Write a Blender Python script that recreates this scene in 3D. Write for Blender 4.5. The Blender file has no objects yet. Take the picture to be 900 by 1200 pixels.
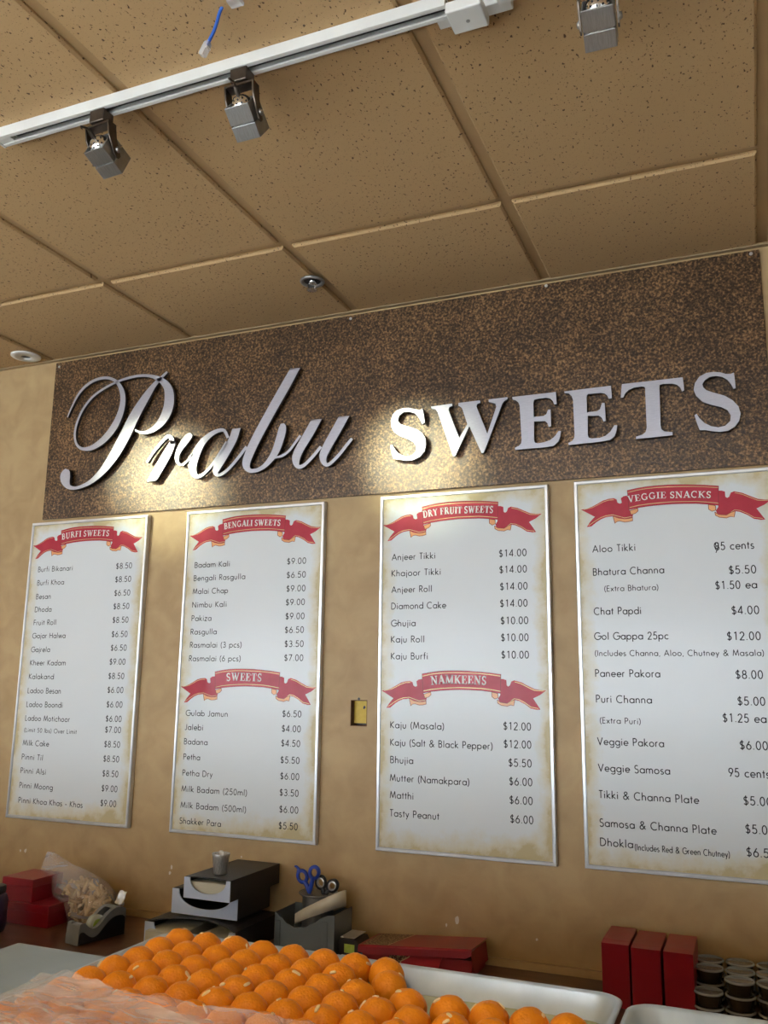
import bpy, bmesh, math, random
from mathutils import Vector, Matrix, noise
random.seed(7)
PI = math.pi
scene = bpy.context.scene
COL = scene.collection

# ------------------------------------------------------------------ camera
F_PX = 1028.857
CAM = Vector((0.5568, -2.3712, 1.55))
YAW, PITCH, ROLL = 0.3963, 0.1961, 0.0134
_fw = Vector((-math.sin(YAW)*math.cos(PITCH), math.cos(YAW)*math.cos(PITCH), math.sin(PITCH)))
_r0 = Vector((math.cos(YAW), math.sin(YAW), 0)); _u0 = _r0.cross(_fw)
RT = _r0*math.cos(ROLL) + _u0*math.sin(ROLL)
UP = _u0*math.cos(ROLL) - _r0*math.sin(ROLL)
cam = bpy.data.cameras.new('camera'); cam_o = bpy.data.objects.new('camera', cam); COL.objects.link(cam_o)
m = Matrix((RT, UP, -_fw)).transposed().to_4x4(); m.translation = CAM
cam_o.matrix_world = m
cam.sensor_fit = 'VERTICAL'; cam.sensor_height = 36; cam.lens = 36*F_PX/1200
cam.clip_start = 0.02
scene.camera = cam_o

def at(px, py, ax, v):            # a point of the photograph on the plane axis = v
    d = _fw + RT*((px-450)/F_PX) + UP*((600-py)/F_PX)
    return CAM + d*((v-CAM[ax])/d[ax])

# ------------------------------------------------------------------ light and exposure
scene.view_settings.view_transform = 'Standard'
scene.view_settings.look = 'None'
scene.view_settings.gamma = 1
scene.view_settings.use_curve_mapping = False
scene.view_settings.exposure = 0.0
world = bpy.data.worlds.new('daylight'); scene.world = world; world.use_nodes = True
bg = world.node_tree.nodes['Background']; bg.inputs[0].default_value = (0.78, 0.88, 1, 1); bg.inputs[1].default_value = 1.0
scene.cycles.use_denoising = True
scene.cycles.max_bounces = 8; scene.cycles.transparent_max_bounces = 24
scene.cycles.caustics_reflective = False; scene.cycles.caustics_refractive = False

Y_BACK = -6.0
def area(name, loc, rot, sx, sy, watts, color):
    l = bpy.data.lights.new(name, 'AREA'); l.shape = 'RECTANGLE'; l.size = sx; l.size_y = sy
    l.energy = watts; l.color = color
    o = bpy.data.objects.new(name, l); COL.objects.link(o); o.location = loc; o.rotation_euler = rot
    return o
WIN = [(-5.1, -3.55), (-3.3, -1.3), (-1.05, 0.75)]      # shop windows behind the camera
WZ = (1.20, 2.22)
for a, b in WIN:
    area('window_daylight', ((a+b)/2, Y_BACK-0.1, (WZ[0]+WZ[1])/2), (PI/2, 0, 0), b-a-.1, WZ[1]-WZ[0]-.1, 55*(b-a), (0.80, 0.90, 1.0))
def spot(name, loc, target, watts, angle, blend, color, radius):
    l = bpy.data.lights.new(name, 'SPOT'); l.energy = watts; l.spot_size = angle; l.spot_blend = blend
    l.color = color; l.shadow_soft_size = radius
    o = bpy.data.objects.new(name, l); COL.objects.link(o); o.location = loc
    o.rotation_euler = (Vector(target)-Vector(loc)).to_track_quat('-Z', 'Y').to_euler()
    return o
spot('ceiling_lamp', (-1.96, -1.1, 2.61), (-1.25, 0, 2.20), 125, 0.36, 1.0, (.95, 1, .70), .045)
spot('ceiling_lamp', (-0.77, -1.1, 2.58), (-0.32, 0, 2.19), 90, 0.34, 1.0, (.95, 1, .70), .045)
spot('counter_fill_light', (-.05, -2.10, 2.62), (.04, -1.45, 1.2), 19, .70, .6, (.95, .98, 1), .12)  # fill spot without a fixture, added to brighten the ladoos and pan
sun = bpy.data.lights.new('sun', 'SUN'); sun.energy = 150; sun.angle = .02; sun.color = (.90, .96, 1)
sun_o = bpy.data.objects.new('sun', sun); COL.objects.link(sun_o); sun_o.location = (0, -9, 6)
sun_o.rotation_euler = Vector((-.15, .62, -.77)).to_track_quat('-Z', 'Y').to_euler()

# ------------------------------------------------------------------ materials
def nt(name):
    mt = bpy.data.materials.new(name); mt.use_nodes = True
    t = mt.node_tree; return mt, t, t.nodes['Principled BSDF']
def N(t, typ, **kw):
    n = t.nodes.new(typ)
    for k, v in kw.items():
        if hasattr(n, k): setattr(n, k, v)
        else: n.inputs[k.replace('_', ' ')].default_value = v
    return n
def mat(name, col, rough=.5, metal=0., col2=None, scale=20., detail=4., lo=.35, hi=.65, bump=0., bscale=None, bdist=.002, stretch=None,
        coat=0., spec=None, alpha=1., trans=0.):
    mt, t, p = nt(name); L = t.links.new
    p.inputs['Roughness'].default_value = rough; p.inputs['Metallic'].default_value = metal
    p.inputs['Base Color'].default_value = (*col, 1)
    if coat: p.inputs['Coat Weight'].default_value = coat; p.inputs['Coat Roughness'].default_value = .06
    if spec is not None: p.inputs['Specular IOR Level'].default_value = spec
    p.inputs['Alpha'].default_value = alpha; p.inputs['Transmission Weight'].default_value = trans
    tc = N(t, 'ShaderNodeTexCoord'); src = tc.outputs['Object']
    if stretch:
        mp = N(t, 'ShaderNodeMapping'); mp.inputs['Scale'].default_value = stretch; L(src, mp.inputs[0]); src = mp.outputs[0]
    if col2:
        n = N(t, 'ShaderNodeTexNoise', Scale=scale, Detail=detail); L(src, n.inputs['Vector'])
        r = N(t, 'ShaderNodeMapRange', From_Min=lo, From_Max=hi); L(n.outputs[0], r.inputs[0])
        mx = N(t, 'ShaderNodeMix', data_type='RGBA'); mx.inputs[6].default_value = (*col, 1); mx.inputs[7].default_value = (*col2, 1)
        L(r.outputs[0], mx.inputs[0]); L(mx.outputs[2], p.inputs['Base Color'])
    if bump:
        n = N(t, 'ShaderNodeTexNoise', Scale=bscale or scale, Detail=3.); L(src, n.inputs['Vector'])
        b = N(t, 'ShaderNodeBump', Strength=bump, Distance=bdist); L(n.outputs[0], b.inputs['Height']); L(b.outputs[0], p.inputs['Normal'])
    return mt

def wall_mat():
    mt, t, p = nt('tan_plaster'); L = t.links.new
    tc = N(t, 'ShaderNodeTexCoord')
    a = N(t, 'ShaderNodeTexNoise', Scale=2.6, Detail=6., Roughness=.62, Distortion=.8); L(tc.outputs['Object'], a.inputs['Vector'])
    b = N(t, 'ShaderNodeTexNoise', Scale=13., Detail=5., Distortion=.6); L(tc.outputs['Object'], b.inputs['Vector'])
    ad = N(t, 'ShaderNodeMath', operation='ADD'); L(a.outputs[0], ad.inputs[0]); L(b.outputs[0], ad.inputs[1])
    r = N(t, 'ShaderNodeMapRange', From_Min=.75, From_Max=1.25); L(ad.outputs[0], r.inputs[0])
    mx = N(t, 'ShaderNodeMix', data_type='RGBA'); mx.inputs[6].default_value = (.40, .262, .122, 1); mx.inputs[7].default_value = (.50, .350, .172, 1)
    L(r.outputs[0], mx.inputs[0]); L(mx.outputs[2], p.inputs['Base Color'])
    p.inputs['Roughness'].default_value = .5; p.inputs['Specular IOR Level'].default_value = .35
    bp = N(t, 'ShaderNodeBump', Strength=.12, Distance=.003); L(b.outputs[0], bp.inputs['Height']); L(bp.outputs[0], p.inputs['Normal'])
    return mt
def tile_mat():
    mt, t, p = nt('fissured_tile'); L = t.links.new
    tc = N(t, 'ShaderNodeTexCoord')
    mp = N(t, 'ShaderNodeMapping'); mp.inputs['Scale'].default_value = (1, .62, 1); mp.inputs['Rotation'].default_value = (0, 0, .5); L(tc.outputs['Object'], mp.inputs[0])
    a = N(t, 'ShaderNodeTexNoise', Scale=160., Detail=1.3, Roughness=.5); L(mp.outputs[0], a.inputs['Vector'])
    r = N(t, 'ShaderNodeMapRange', From_Min=.66, From_Max=.70); L(a.outputs[0], r.inputs[0])
    c = N(t, 'ShaderNodeTexNoise', Scale=360., Detail=1.2); L(tc.outputs['Object'], c.inputs['Vector'])
    r2 = N(t, 'ShaderNodeMapRange', From_Min=.69, From_Max=.73); L(c.outputs[0], r2.inputs[0])
    pit = N(t, 'ShaderNodeMath', operation='MAXIMUM'); L(r.outputs[0], pit.inputs[0]); L(r2.outputs[0], pit.inputs[1])
    big = N(t, 'ShaderNodeTexNoise', Scale=1.7, Detail=2.); L(tc.outputs['Object'], big.inputs['Vector'])
    m1 = N(t, 'ShaderNodeMix', data_type='RGBA'); m1.inputs[6].default_value = (.49, .315, .142, 1); m1.inputs[7].default_value = (.56, .365, .172, 1); L(big.outputs[0], m1.inputs[0])
    m2 = N(t, 'ShaderNodeMix', data_type='RGBA'); m2.inputs[7].default_value = (.12, .066, .03, 1); L(m1.outputs[2], m2.inputs[6]); L(pit.outputs[0], m2.inputs[0])
    L(m2.outputs[2], p.inputs['Base Color']); p.inputs['Roughness'].default_value = .75
    inv = N(t, 'ShaderNodeMath', operation='MULTIPLY'); inv.inputs[1].default_value = -1; L(pit.outputs[0], inv.inputs[0])
    bp = N(t, 'ShaderNodeBump', Strength=.8, Distance=.003); L(inv.outputs[0], bp.inputs['Height']); L(bp.outputs[0], p.inputs['Normal'])
    return mt
def stone_mat():
    mt, t, p = nt('hammered_bronze_laminate'); L = t.links.new
    tc = N(t, 'ShaderNodeTexCoord')
    a = N(t, 'ShaderNodeTexNoise', Scale=150., Detail=4., Roughness=.68); L(tc.outputs['Object'], a.inputs['Vector'])
    b = N(t, 'ShaderNodeTexNoise', Scale=5., Detail=4.); L(tc.outputs['Object'], b.inputs['Vector'])
    s = N(t, 'ShaderNodeMath', operation='MULTIPLY_ADD'); s.inputs[1].default_value = .22; L(b.outputs[0], s.inputs[0]); L(a.outputs[0], s.inputs[2])
    rp = N(t, 'ShaderNodeValToRGB'); e = rp.color_ramp.elements
    e[0].position = .47; e[0].color = (.022, .010, .0045, 1); e[1].position = .82; e[1].color = (.40, .225, .098, 1)
    k = e.new(.62); k.color = (.085, .045, .019, 1)
    L(s.outputs[0], rp.inputs[0]); L(rp.outputs[0], p.inputs['Base Color'])
    p.inputs['Roughness'].default_value = .36; p.inputs['Metallic'].default_value = .25; p.inputs['Coat Weight'].default_value = .22; p.inputs['Coat Roughness'].default_value = .22
    bp = N(t, 'ShaderNodeBump', Strength=.55, Distance=.0016); L(a.outputs[0], bp.inputs['Height']); L(bp.outputs[0], p.inputs['Normal']); L(bp.outputs[0], p.inputs['Coat Normal'])
    return mt
def board_mat():
    mt, t, p = nt('aged_paper_print'); L = t.links.new
    tc = N(t, 'ShaderNodeTexCoord'); sp = N(t, 'ShaderNodeSeparateXYZ'); L(tc.outputs['Generated'], sp.inputs[0])
    def mth(op, a, b=None):
        n = N(t, 'ShaderNodeMath', operation=op)
        for i, v in enumerate((a, b)):
            if v is None: continue
            if isinstance(v, (int, float)): n.inputs[i].default_value = v
            else: L(v, n.inputs[i])
        return n.outputs[0]
    x, z = sp.outputs[0], sp.outputs[2]
    dx = mth('MULTIPLY', mth('MINIMUM', x, mth('SUBTRACT', 1., x)), .49)
    dz = mth('MINIMUM', mth('MULTIPLY', z, .62), mth('SUBTRACT', 1., z))
    d = mth('MINIMUM', dx, dz)
    no = N(t, 'ShaderNodeTexNoise', Scale=9., Detail=6., Roughness=.65); L(tc.outputs['Object'], no.inputs['Vector'])
    f = mth('SUBTRACT', d, mth('MULTIPLY', mth('SUBTRACT', no.outputs[0], .5), .11))
    rp = N(t, 'ShaderNodeValToRGB'); e = rp.color_ramp.elements
    e[0].position = 0; e[0].color = (.55, .46, .26, 1); e[1].position = .038; e[1].color = (.70, .73, .74, 1)
    k = e.new(.011); k.color = (.66, .61, .47, 1)
    L(f, rp.inputs[0]); L(rp.outputs[0], p.inputs['Base Color'])
    p.inputs['Roughness'].default_value = .30; p.inputs['Specular IOR Level'].default_value = .30; p.inputs['Coat Weight'].default_value = .12; p.inputs['Coat Roughness'].default_value = .10
    return mt
def film_mat(name, col, a0, a1, bump):
    mt, t, p = nt(name); L = t.links.new
    p.inputs['Base Color'].default_value = (*col, 1); p.inputs['Roughness'].default_value = .12
    tc = N(t, 'ShaderNodeTexCoord')
    mp = N(t, 'ShaderNodeMapping'); mp.inputs['Rotation'].default_value = (0, 0, .7); mp.inputs['Scale'].default_value = (.35, 1.4, 1); L(tc.outputs['Object'], mp.inputs[0])
    n = N(t, 'ShaderNodeTexNoise', Scale=22., Detail=4., Distortion=1.2); L(mp.outputs[0], n.inputs['Vector'])
    r = N(t, 'ShaderNodeMapRange', From_Min=.35, From_Max=.7, To_Min=a0, To_Max=a1); L(n.outputs[0], r.inputs[0]); L(r.outputs[0], p.inputs['Alpha'])
    b = N(t, 'ShaderNodeBump', Strength=bump, Distance=.006); L(n.outputs[0], b.inputs['Height']); L(b.outputs[0], p.inputs['Normal'])
    return mt
def ladoo_mat():
    mt, t, p = nt('boondi'); L = t.links.new
    tc = N(t, 'ShaderNodeTexCoord')
    v = N(t, 'ShaderNodeTexVoronoi', Scale=300.); L(tc.outputs['Object'], v.inputs['Vector'])
    n = N(t, 'ShaderNodeTexNoise', Scale=70., Detail=3.); L(tc.outputs['Object'], n.inputs['Vector'])
    mx = N(t, 'ShaderNodeMix', data_type='RGBA'); mx.inputs[6].default_value = (.74, .20, .003, 1); mx.inputs[7].default_value = (.93, .315, .008, 1)
    L(n.outputs[0], mx.inputs[0]); L(mx.outputs[2], p.inputs['Base Color'])
    p.inputs['Roughness'].default_value = .5; p.inputs['Specular IOR Level'].default_value = .3
    b = N(t, 'ShaderNodeBump', Strength=.6, Distance=.0012); b.invert = True; L(v.outputs['Distance'], b.inputs['Height']); L(b.outputs[0], p.inputs['Normal'])
    return mt
M = dict(
    wall=wall_mat(), tile=tile_mat(), stone=stone_mat(), board=board_mat(), ladoo=ladoo_mat(),
    tee=mat('tan_grid_paint', (.42, .265, .12), .55, 0, (.45, .29, .13), 8),
    lip=mat('wall_angle_paint', (.38, .27, .15), .6),
    brushed=mat('brushed_aluminium', (.50, .50, .55), .42, .6, (.44, .44, .49), 90, stretch=(1, 1, 9), bump=.05, bscale=300),
    edge=mat('blackened_edge', (.05, .045, .045), .5, .3),
    frame=mat('silver_frame', (.74, .75, .77), .3, .7, (.68, .69, .71), 30),
    ink=mat('dark_ink', (.010, .010, .014), .5, spec=.2, col2=(.03, .03, .036), scale=60),
    red=mat('red_ink', (.42, .012, .035), .45, 0, (.47, .018, .045), 30, coat=.1, spec=.3),
    dred=mat('dark_red_ink', (.20, .010, .02), .3, 0, coat=.1, spec=.3),
    orange=mat('orange_ink', (.80, .38, .16), .3, 0, coat=.1, spec=.3),
    white=mat('white_ink', (.82, .80, .77), .3, 0, coat=.1, spec=.3),
    track=mat('white_enamel', (.72, .72, .68), .4, 0, (.66, .65, .61), 12),
    slot=mat('track_groove', (.06, .06, .06), .5, .2),
    alu=mat('track_rail_metal', (.62, .62, .60), .35, .6),
    nickel=mat('brushed_nickel', (.37, .365, .35), .36, .85, (.31, .305, .29), 60, stretch=(12, 1, 1)),
    bronze=mat('dark_nickel', (.12, .095, .075), .35, .8, (.09, .07, .055), 50),
    chrome=mat('chrome', (.7, .7, .7), .16, 1.),
    black=mat('black_plastic', (.012, .012, .014), .4, 0, (.016, .016, .018), 40),
    plate=mat('white_plastic', (.75, .72, .66), .5),
    blue=mat('blue_plastic', (.015, .05, .36), .35, 0, (.02, .06, .42), 30),
    cable=mat('blue_cable_sheath', (.03, .11, .46), .4, 0, (.035, .13, .5), 60),
    clear=mat('clear_plastic', (.9, .92, .95), .08, 0, alpha=.35),
    smoke=mat('smoky_acrylic', (.17, .21, .24), .16, 0, alpha=.80, coat=.5),
    yellow=mat('yellow_box_plastic', (.62, .42, .03), .5, 0, (.55, .36, .02), 60),
    hole=mat('raw_gypsum_edge', (.12, .055, .03), .9, 0, (.16, .08, .04), 80),
    counter=mat('brown_laminate', (.085, .038, .022), .28, 0, (.16, .075, .042), 14, 6., stretch=(.4, 2.2, 1), coat=.2),
    grey=mat('grey_worktop', (.26, .34, .39), .42, 0, (.32, .40, .45), 6, 5., bump=.05, bscale=9, bdist=.004),
    case=mat('case_laminate', (.10, .05, .03), .4, 0, (.13, .07, .04), 10),
    pan=mat('worn_aluminium', (.44, .51, .56), .36, .25, (.54, .61, .66), 22, 5., bump=.08, bscale=40),
    oil=mat('oiled_pan_floor', (.50, .47, .22), .25, .2, (.62, .60, .34), 15),
    almond=mat('almond', (.82, .58, .28), .5, 0, (.86, .66, .36), 120),
    rbox=mat('red_card', (.30, .006, .016), .35, 0, (.27, .005, .014), 12, coat=.15),
    rtongue=mat('bright_red_card', (.50, .02, .03), .4, 0, (.46, .016, .026), 12),
    gold=mat('gold_print', (.46, .33, .15), .4, .3, (.10, .03, .02), 260, 2., .42, .5),
    goldline=mat('gold_foil', (.62, .45, .22), .35, .5),
    snack=mat('fried_dough', (.78, .58, .31), .6, 0, (.62, .43, .19), 40, bump=.2, bscale=120),
    snack2=mat('browned_dough', (.46, .29, .12), .6, 0, (.36, .22, .08), 40),
    bag=film_mat('bag_film', (.72, .71, .74), .14, .42, .6),
    film=film_mat('cling_film', (.92, .86, .82), .08, .40, .8),
    fold=film_mat('folded_film', (.92, .80, .70), .14, .55, .8),
    tgrey=mat('grey_plastic', (.17, .18, .19), .4, 0, (.20, .21, .22), 30),
    tape=mat('clear_tape', (.62, .68, .62), .25, 0, alpha=.8),
    green=mat('green_label', (.36, .55, .06), .5, 0, (.46, .6, .12), 90),
    foil=mat('shiny_tape_tail', (.85, .87, .9), .12, .7, bump=.6, bscale=60),
    trayf=mat('silver_blue_card', (.55, .64, .82), .4, .1, (.60, .69, .87), 20),
    trayb=mat('black_card', (.020, .018, .017), .45, 0, (.026, .023, .02), 20),
    paper=mat('cream_paper', (.62, .60, .48), .7, 0, (.54, .53, .43), 60, stretch=(1, 1, 30)),
    steel=mat('stainless_steel', (.80, .80, .79), .36, .8, (.48, .48, .47), 30, stretch=(20, 20, 1)),
    dsteel=mat('tarnished_steel', (.36, .37, .37), .34, .8, (.28, .29, .29), 30, stretch=(20, 20, 1)),
    cream=mat('cream_roll', (.66, .60, .46), .5, 0, (.60, .54, .41), 30),
    cup=mat('smoky_cup', (.045, .035, .022), .15, 0, (.03, .022, .014), 30, coat=.1, spec=.3),
    lid=mat('clear_lid', (.42, .45, .47), .14, 0, alpha=.55, coat=.5),
    lidrim=mat('frosted_lid_rim', (.33, .33, .31), .25, 0, alpha=.85),
    scuff=mat('bare_plaster', (.72, .68, .60), .8, 0, (.66, .60, .52), 90),
    purple=mat('dark_purple_plastic', (.03, .015, .05), .35, 0, (.04, .02, .065), 30),
    offwhite=mat('off_white_paint', (.66, .67, .68), .6, 0, (.70, .71, .72), 3),
    floor=mat('pale_floor_tile', (.56, .56, .55), .4, 0, (.62, .62, .61), 5),
    wframe=mat('dark_window_frame', (.05, .05, .055), .4, .4),
    pane=mat('window_glass', (1, 1, 1), .0, 0, alpha=.12),
)

# ------------------------------------------------------------------ mesh tools
class MB:
    def __init__(s): s.v = []; s.f = []; s.mi = []; s.k = 0; s.sm = []
    def add(s, vs, fs, smooth=False):
        b = len(s.v); s.v += [tuple(p) for p in vs]
        for f in fs: s.f.append([b+i for i in f]); s.mi.append(s.k); s.sm.append(smooth)
        return s
    def box(s, x0, x1, y0, y1, z0, z1):
        vs = [(x, y, z) for x in (x0, x1) for y in (y0, y1) for z in (z0, z1)]
        return s.add(vs, [(0, 1, 3, 2), (4, 6, 7, 5), (0, 4, 5, 1), (2, 3, 7, 6), (0, 2, 6, 4), (1, 5, 7, 3)])
    def loops(s, L, closed=True, cap0=False, cap1=False, smooth=True):
        n = len(L[0]); vs = [p for l in L for p in l]; fs = []
        for i in range(len(L)-1):
            for j in range(n if closed else n-1):
                k = (j+1) % n; fs.append((i*n+j, i*n+k, (i+1)*n+k, (i+1)*n+j))
        s.add(vs, fs, smooth)
        if cap0: s.add(L[0], [tuple(reversed(range(n)))])
        if cap1: s.add(L[-1], [tuple(range(n))])
        return s
    def lathe(s, cx, cy, prof, n=28, cap0=False, cap1=False):
        return s.loops([[(cx+r*math.cos(2*PI*j/n), cy+r*math.sin(2*PI*j/n), z) for j in range(n)] for r, z in prof], True, cap0, cap1)
    def tube(s, pts, r, n=10, cap=True):
        pts = [Vector(p) for p in pts]; rs = r if isinstance(r, (list, tuple)) else [r]*len(pts); L = []
        ref = None
        for i, p in enumerate(pts):
            t = (pts[min(i+1, len(pts)-1)]-pts[max(i-1, 0)]).normalized()
            if ref is None: ref = Vector((0, 0, 1)) if abs(t.z) < .9 else Vector((1, 0, 0))
            a = (ref - t*ref.dot(t)).normalized(); ref = a; b = t.cross(a)
            L.append([p+(a*math.cos(2*PI*j/n)+b*math.sin(2*PI*j/n))*rs[i] for j in range(n)])
        return s.loops(L, True, cap, cap)
    def poly_y(s, pts, y0, y1=None):        # polygon of (x, z) on plane y0, extruded to y1
        n = len(pts)
        s.add([(x, y0, z) for x, z in pts], [tuple(range(n))])
        if y1 is not None:
            s.add([(x, y1, z) for x, z in pts], [tuple(reversed(range(n)))])
            vs = [(x, y0, z) for x, z in pts]+[(x, y1, z) for x, z in pts]
            s.add(vs, [(i, i+n, (i+1) % n+n, (i+1) % n) for i in range(n)])
        return s
    def strip_y(s, lf, rt, y0, y1=None):    # ribbon between two rails on plane y0
        n = len(lf)
        s.add([(x, y0, z) for x, z in lf]+[(x, y0, z) for x, z in rt], [(i, i+1, n+i+1, n+i) for i in range(n-1)])
        if y1 is not None:
            o = list(lf)+list(reversed(rt)); k = len(o)
            s.add([(x, y0, z) for x, z in o]+[(x, y1, z) for x, z in o], [(i, (i+1) % k, (i+1) % k+k, i+k) for i in range(k)])
            s.add([(x, y1, z) for x, z in lf]+[(x, y1, z) for x, z in rt], [(n+i, n+i+1, i+1, i) for i in range(n-1)])
        return s
    def build(s, name, mats, parent=None, bevel=0, tri=False, recalc=True, rot=None, pivot=None):
        V = [Vector(p) for p in s.v]
        if rot is not None: V = [rot @ (p-pivot) + pivot for p in V]
        xs, ys, zs = zip(*V)
        org = Vector(((min(xs)+max(xs))/2, (min(ys)+max(ys))/2, min(zs)))
        me = bpy.data.meshes.new(name); me.from_pydata([p-org for p in V], [], s.f)
        mats = mats if isinstance(mats, (list, tuple)) else [mats]
        for q in mats: me.materials.append(q)
        for p, i, sm in zip(me.polygons, s.mi, s.sm): p.material_index = i; p.use_smooth = sm
        if tri or recalc:
            bm = bmesh.new(); bm.from_mesh(me)
            if tri: bmesh.ops.triangulate(bm, faces=[f for f in bm.faces if len(f.verts) > 4])
            if recalc: bmesh.ops.recalc_face_normals(bm, faces=bm.faces)
            bm.to_mesh(me); bm.free()
        o = bpy.data.objects.new(name, me); COL.objects.link(o)
        place(o, org, parent)
        if bevel:
            b = o.modifiers.new('bevel', 'BEVEL'); b.width = bevel; b.segments = 2; b.limit_method = 'ANGLE'
        return o
WL = {}
def place(o, org, parent):
    WL[o.name] = org.copy()
    if parent: o.parent = parent; o.location = org-WL[parent.name]
    else: o.location = org
def thing(name, label, cat, loc, group=None):
    o = bpy.data.objects.new(name, None); COL.objects.link(o); o.empty_display_size = .03
    place(o, Vector(loc), None); return tag(o, label, cat, group)
def tag(o, label, cat, group=None):
    o['label'] = label; o['category'] = cat
    if group: o['group'] = group
    return o
def struct(o): o['kind'] = 'structure'; return o
def copy_tree(o, parent=None):
    c = o.copy(); COL.objects.link(c); c.parent = parent
    for ch in list(o.children): copy_tree(ch, c)
    return c
def spline(pts, k=6):
    out = []
    P = [pts[0]]+list(pts)+[pts[-1]]
    for i in range(1, len(P)-2):
        a, b, c, d = P[i-1], P[i], P[i+1], P[i+2]
        for j in range(k):
            t = j/k
            out.append(tuple(.5*((2*b[q])+(-a[q]+c[q])*t+(2*a[q]-5*b[q]+4*c[q]-d[q])*t*t+(-a[q]+3*b[q]-3*c[q]+d[q])*t**3) for q in range(len(b))))
    out.append(tuple(pts[-1])); return out
def rails(pts, cut0=None):
    lf, rt = [], []
    for i, (x, y, w) in enumerate(pts):
        a = pts[max(i-1, 0)]; b = pts[min(i+1, len(pts)-1)]
        dx, dy = b[0]-a[0], b[1]-a[1]; l = math.hypot(dx, dy) or 1
        nx, ny = -dy/l, dx/l; k = 1.
        if 0 < i < len(pts)-1:
            e = (x-a[0], y-a[1]); le = math.hypot(*e) or 1
            k = min(1.5, 1/max(.6, abs((-e[1]/le)*nx+(e[0]/le)*ny)))
        if i == 0 and cut0:
            cl = math.hypot(*cut0); cx, cy = cut0[0]/cl, cut0[1]/cl
            dt = cx*nx+cy*ny
            if dt < 0: cx, cy, dt = -cx, -cy, -dt
            nx, ny = cx/dt, cy/dt
        lf.append((x+nx*w/2*k, y+ny*w/2*k)); rt.append((x-nx*w/2*k, y-ny*w/2*k))
    return lf, rt
def pieces(pts):                        # a pen stroke broken at its sharp corners, each piece a little overlapped
    out, cur = [], [pts[0]]
    for i in range(1, len(pts)):
        cur.append(pts[i])
        if i < len(pts)-1:
            a = math.atan2(pts[i][1]-pts[i-1][1], pts[i][0]-pts[i-1][0]); c = math.atan2(pts[i+1][1]-pts[i][1], pts[i+1][0]-pts[i][0])
            if abs((c-a+PI) % (2*PI)-PI) > .75: out.append(cur); cur = [pts[i]]
    out.append(cur)
    res = []
    for k, q in enumerate(out):
        q = list(q)
        def push(e, f, w):
            d = (e[0]-f[0], e[1]-f[1]); l = math.hypot(*d) or 1
            return (e[0]+d[0]/l*w*.38, e[1]+d[1]/l*w*.38, e[2])
        if k > 0: q[0] = push(q[0], q[1], q[0][2])
        if k < len(out)-1: q[-1] = push(q[-1], q[-2], q[-1][2])
        res.append(q)
    return res
def XZ(p): return (p.x, p.z)

# ------------------------------------------------------------------ the room
ZC = 2.7143
XL, XR = -5.5, 3.0
HX0, HX1, HZ0, HZ1 = -.5325, -.4795, 1.4365, 1.5105      # cut-out for the electrical box
b = MB()
b.box(XL, HX0, 0, .12, 0, 2.85); b.box(HX1, XR, 0, .12, 0, 2.85)
b.box(HX0, HX1, 0, .12, 0, HZ0); b.box(HX0, HX1, 0, .12, HZ1, 2.85)
b.k = 1
def chip(px, py, r, ys=1.5):
    c = at(px, py, 1, 0); n = 9
    b.poly_y([(c.x+r*random.uniform(.5, 1)*math.cos(2*PI*i/n), c.z+r*ys*random.uniform(.5, 1)*math.sin(2*PI*i/n)) for i in range(n)], -.0004)
for px, py, r in [(201, 1016, .006), (199, 1023, .006), (299, 1031, .007), (536, 1078, .0085), (523, 1084, .004), (24, 997, .004), (30, 997, .006), (283, 1004, .003), (543, 1100, .003), (629, 1101, .003), (630, 1101, .002)]: chip(px, py, r)
w = struct(b.build('wall_back', [M['wall'], M['scuff']], recalc=False))
b = MB(); b.box(XL-.1, XL, Y_BACK, 0, 0, 2.85); struct(b.build('wall_left', M['offwhite']))
b = MB(); b.box(XR, XR+.1, Y_BACK, 0, 0, 2.85); struct(b.build('wall_right', M['offwhite']))
b = MB(); xs = [XL]
for a, c in WIN: b.box(xs[-1], a, Y_BACK-.2, Y_BACK, 0, 2.85); b.box(a, c, Y_BACK-.2, Y_BACK, 0, WZ[0]); b.box(a, c, Y_BACK-.2, Y_BACK, WZ[1], 2.85); xs.append(c)
b.box(xs[-1], XR, Y_BACK-.2, Y_BACK, 0, 2.85)
struct(b.build('wall_front', M['offwhite']))
for i, (a, c) in enumerate(WIN):
    b = MB(); f = .05
    b.box(a, a+f, Y_BACK-.08, Y_BACK-.02, *WZ); b.box(c-f, c, Y_BACK-.08, Y_BACK-.02, *WZ)
    b.box(a+f, c-f, Y_BACK-.08, Y_BACK-.02, WZ[0], WZ[0]+f); b.box(a+f, c-f, Y_BACK-.08, Y_BACK-.02, WZ[1]-f, WZ[1])
    wo = struct(b.build('window_%d' % (i+1), M['wframe']))
    MB().box(a+f, c-f, Y_BACK-.055, Y_BACK-.045, WZ[0]+f, WZ[1]-f).build('pane', M['pane'], wo)
b = MB(); b.box(XL, XR, -2.43, -2.31, 0, 1.325); struct(b.build('shade_blocker_wall', M['offwhite']))  # unseen half wall, added to shade the lower wall and back counter
b = MB(); b.box(XL, XR, Y_BACK, 0, -.1, 0); struct(b.build('floor', M['floor']))
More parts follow.
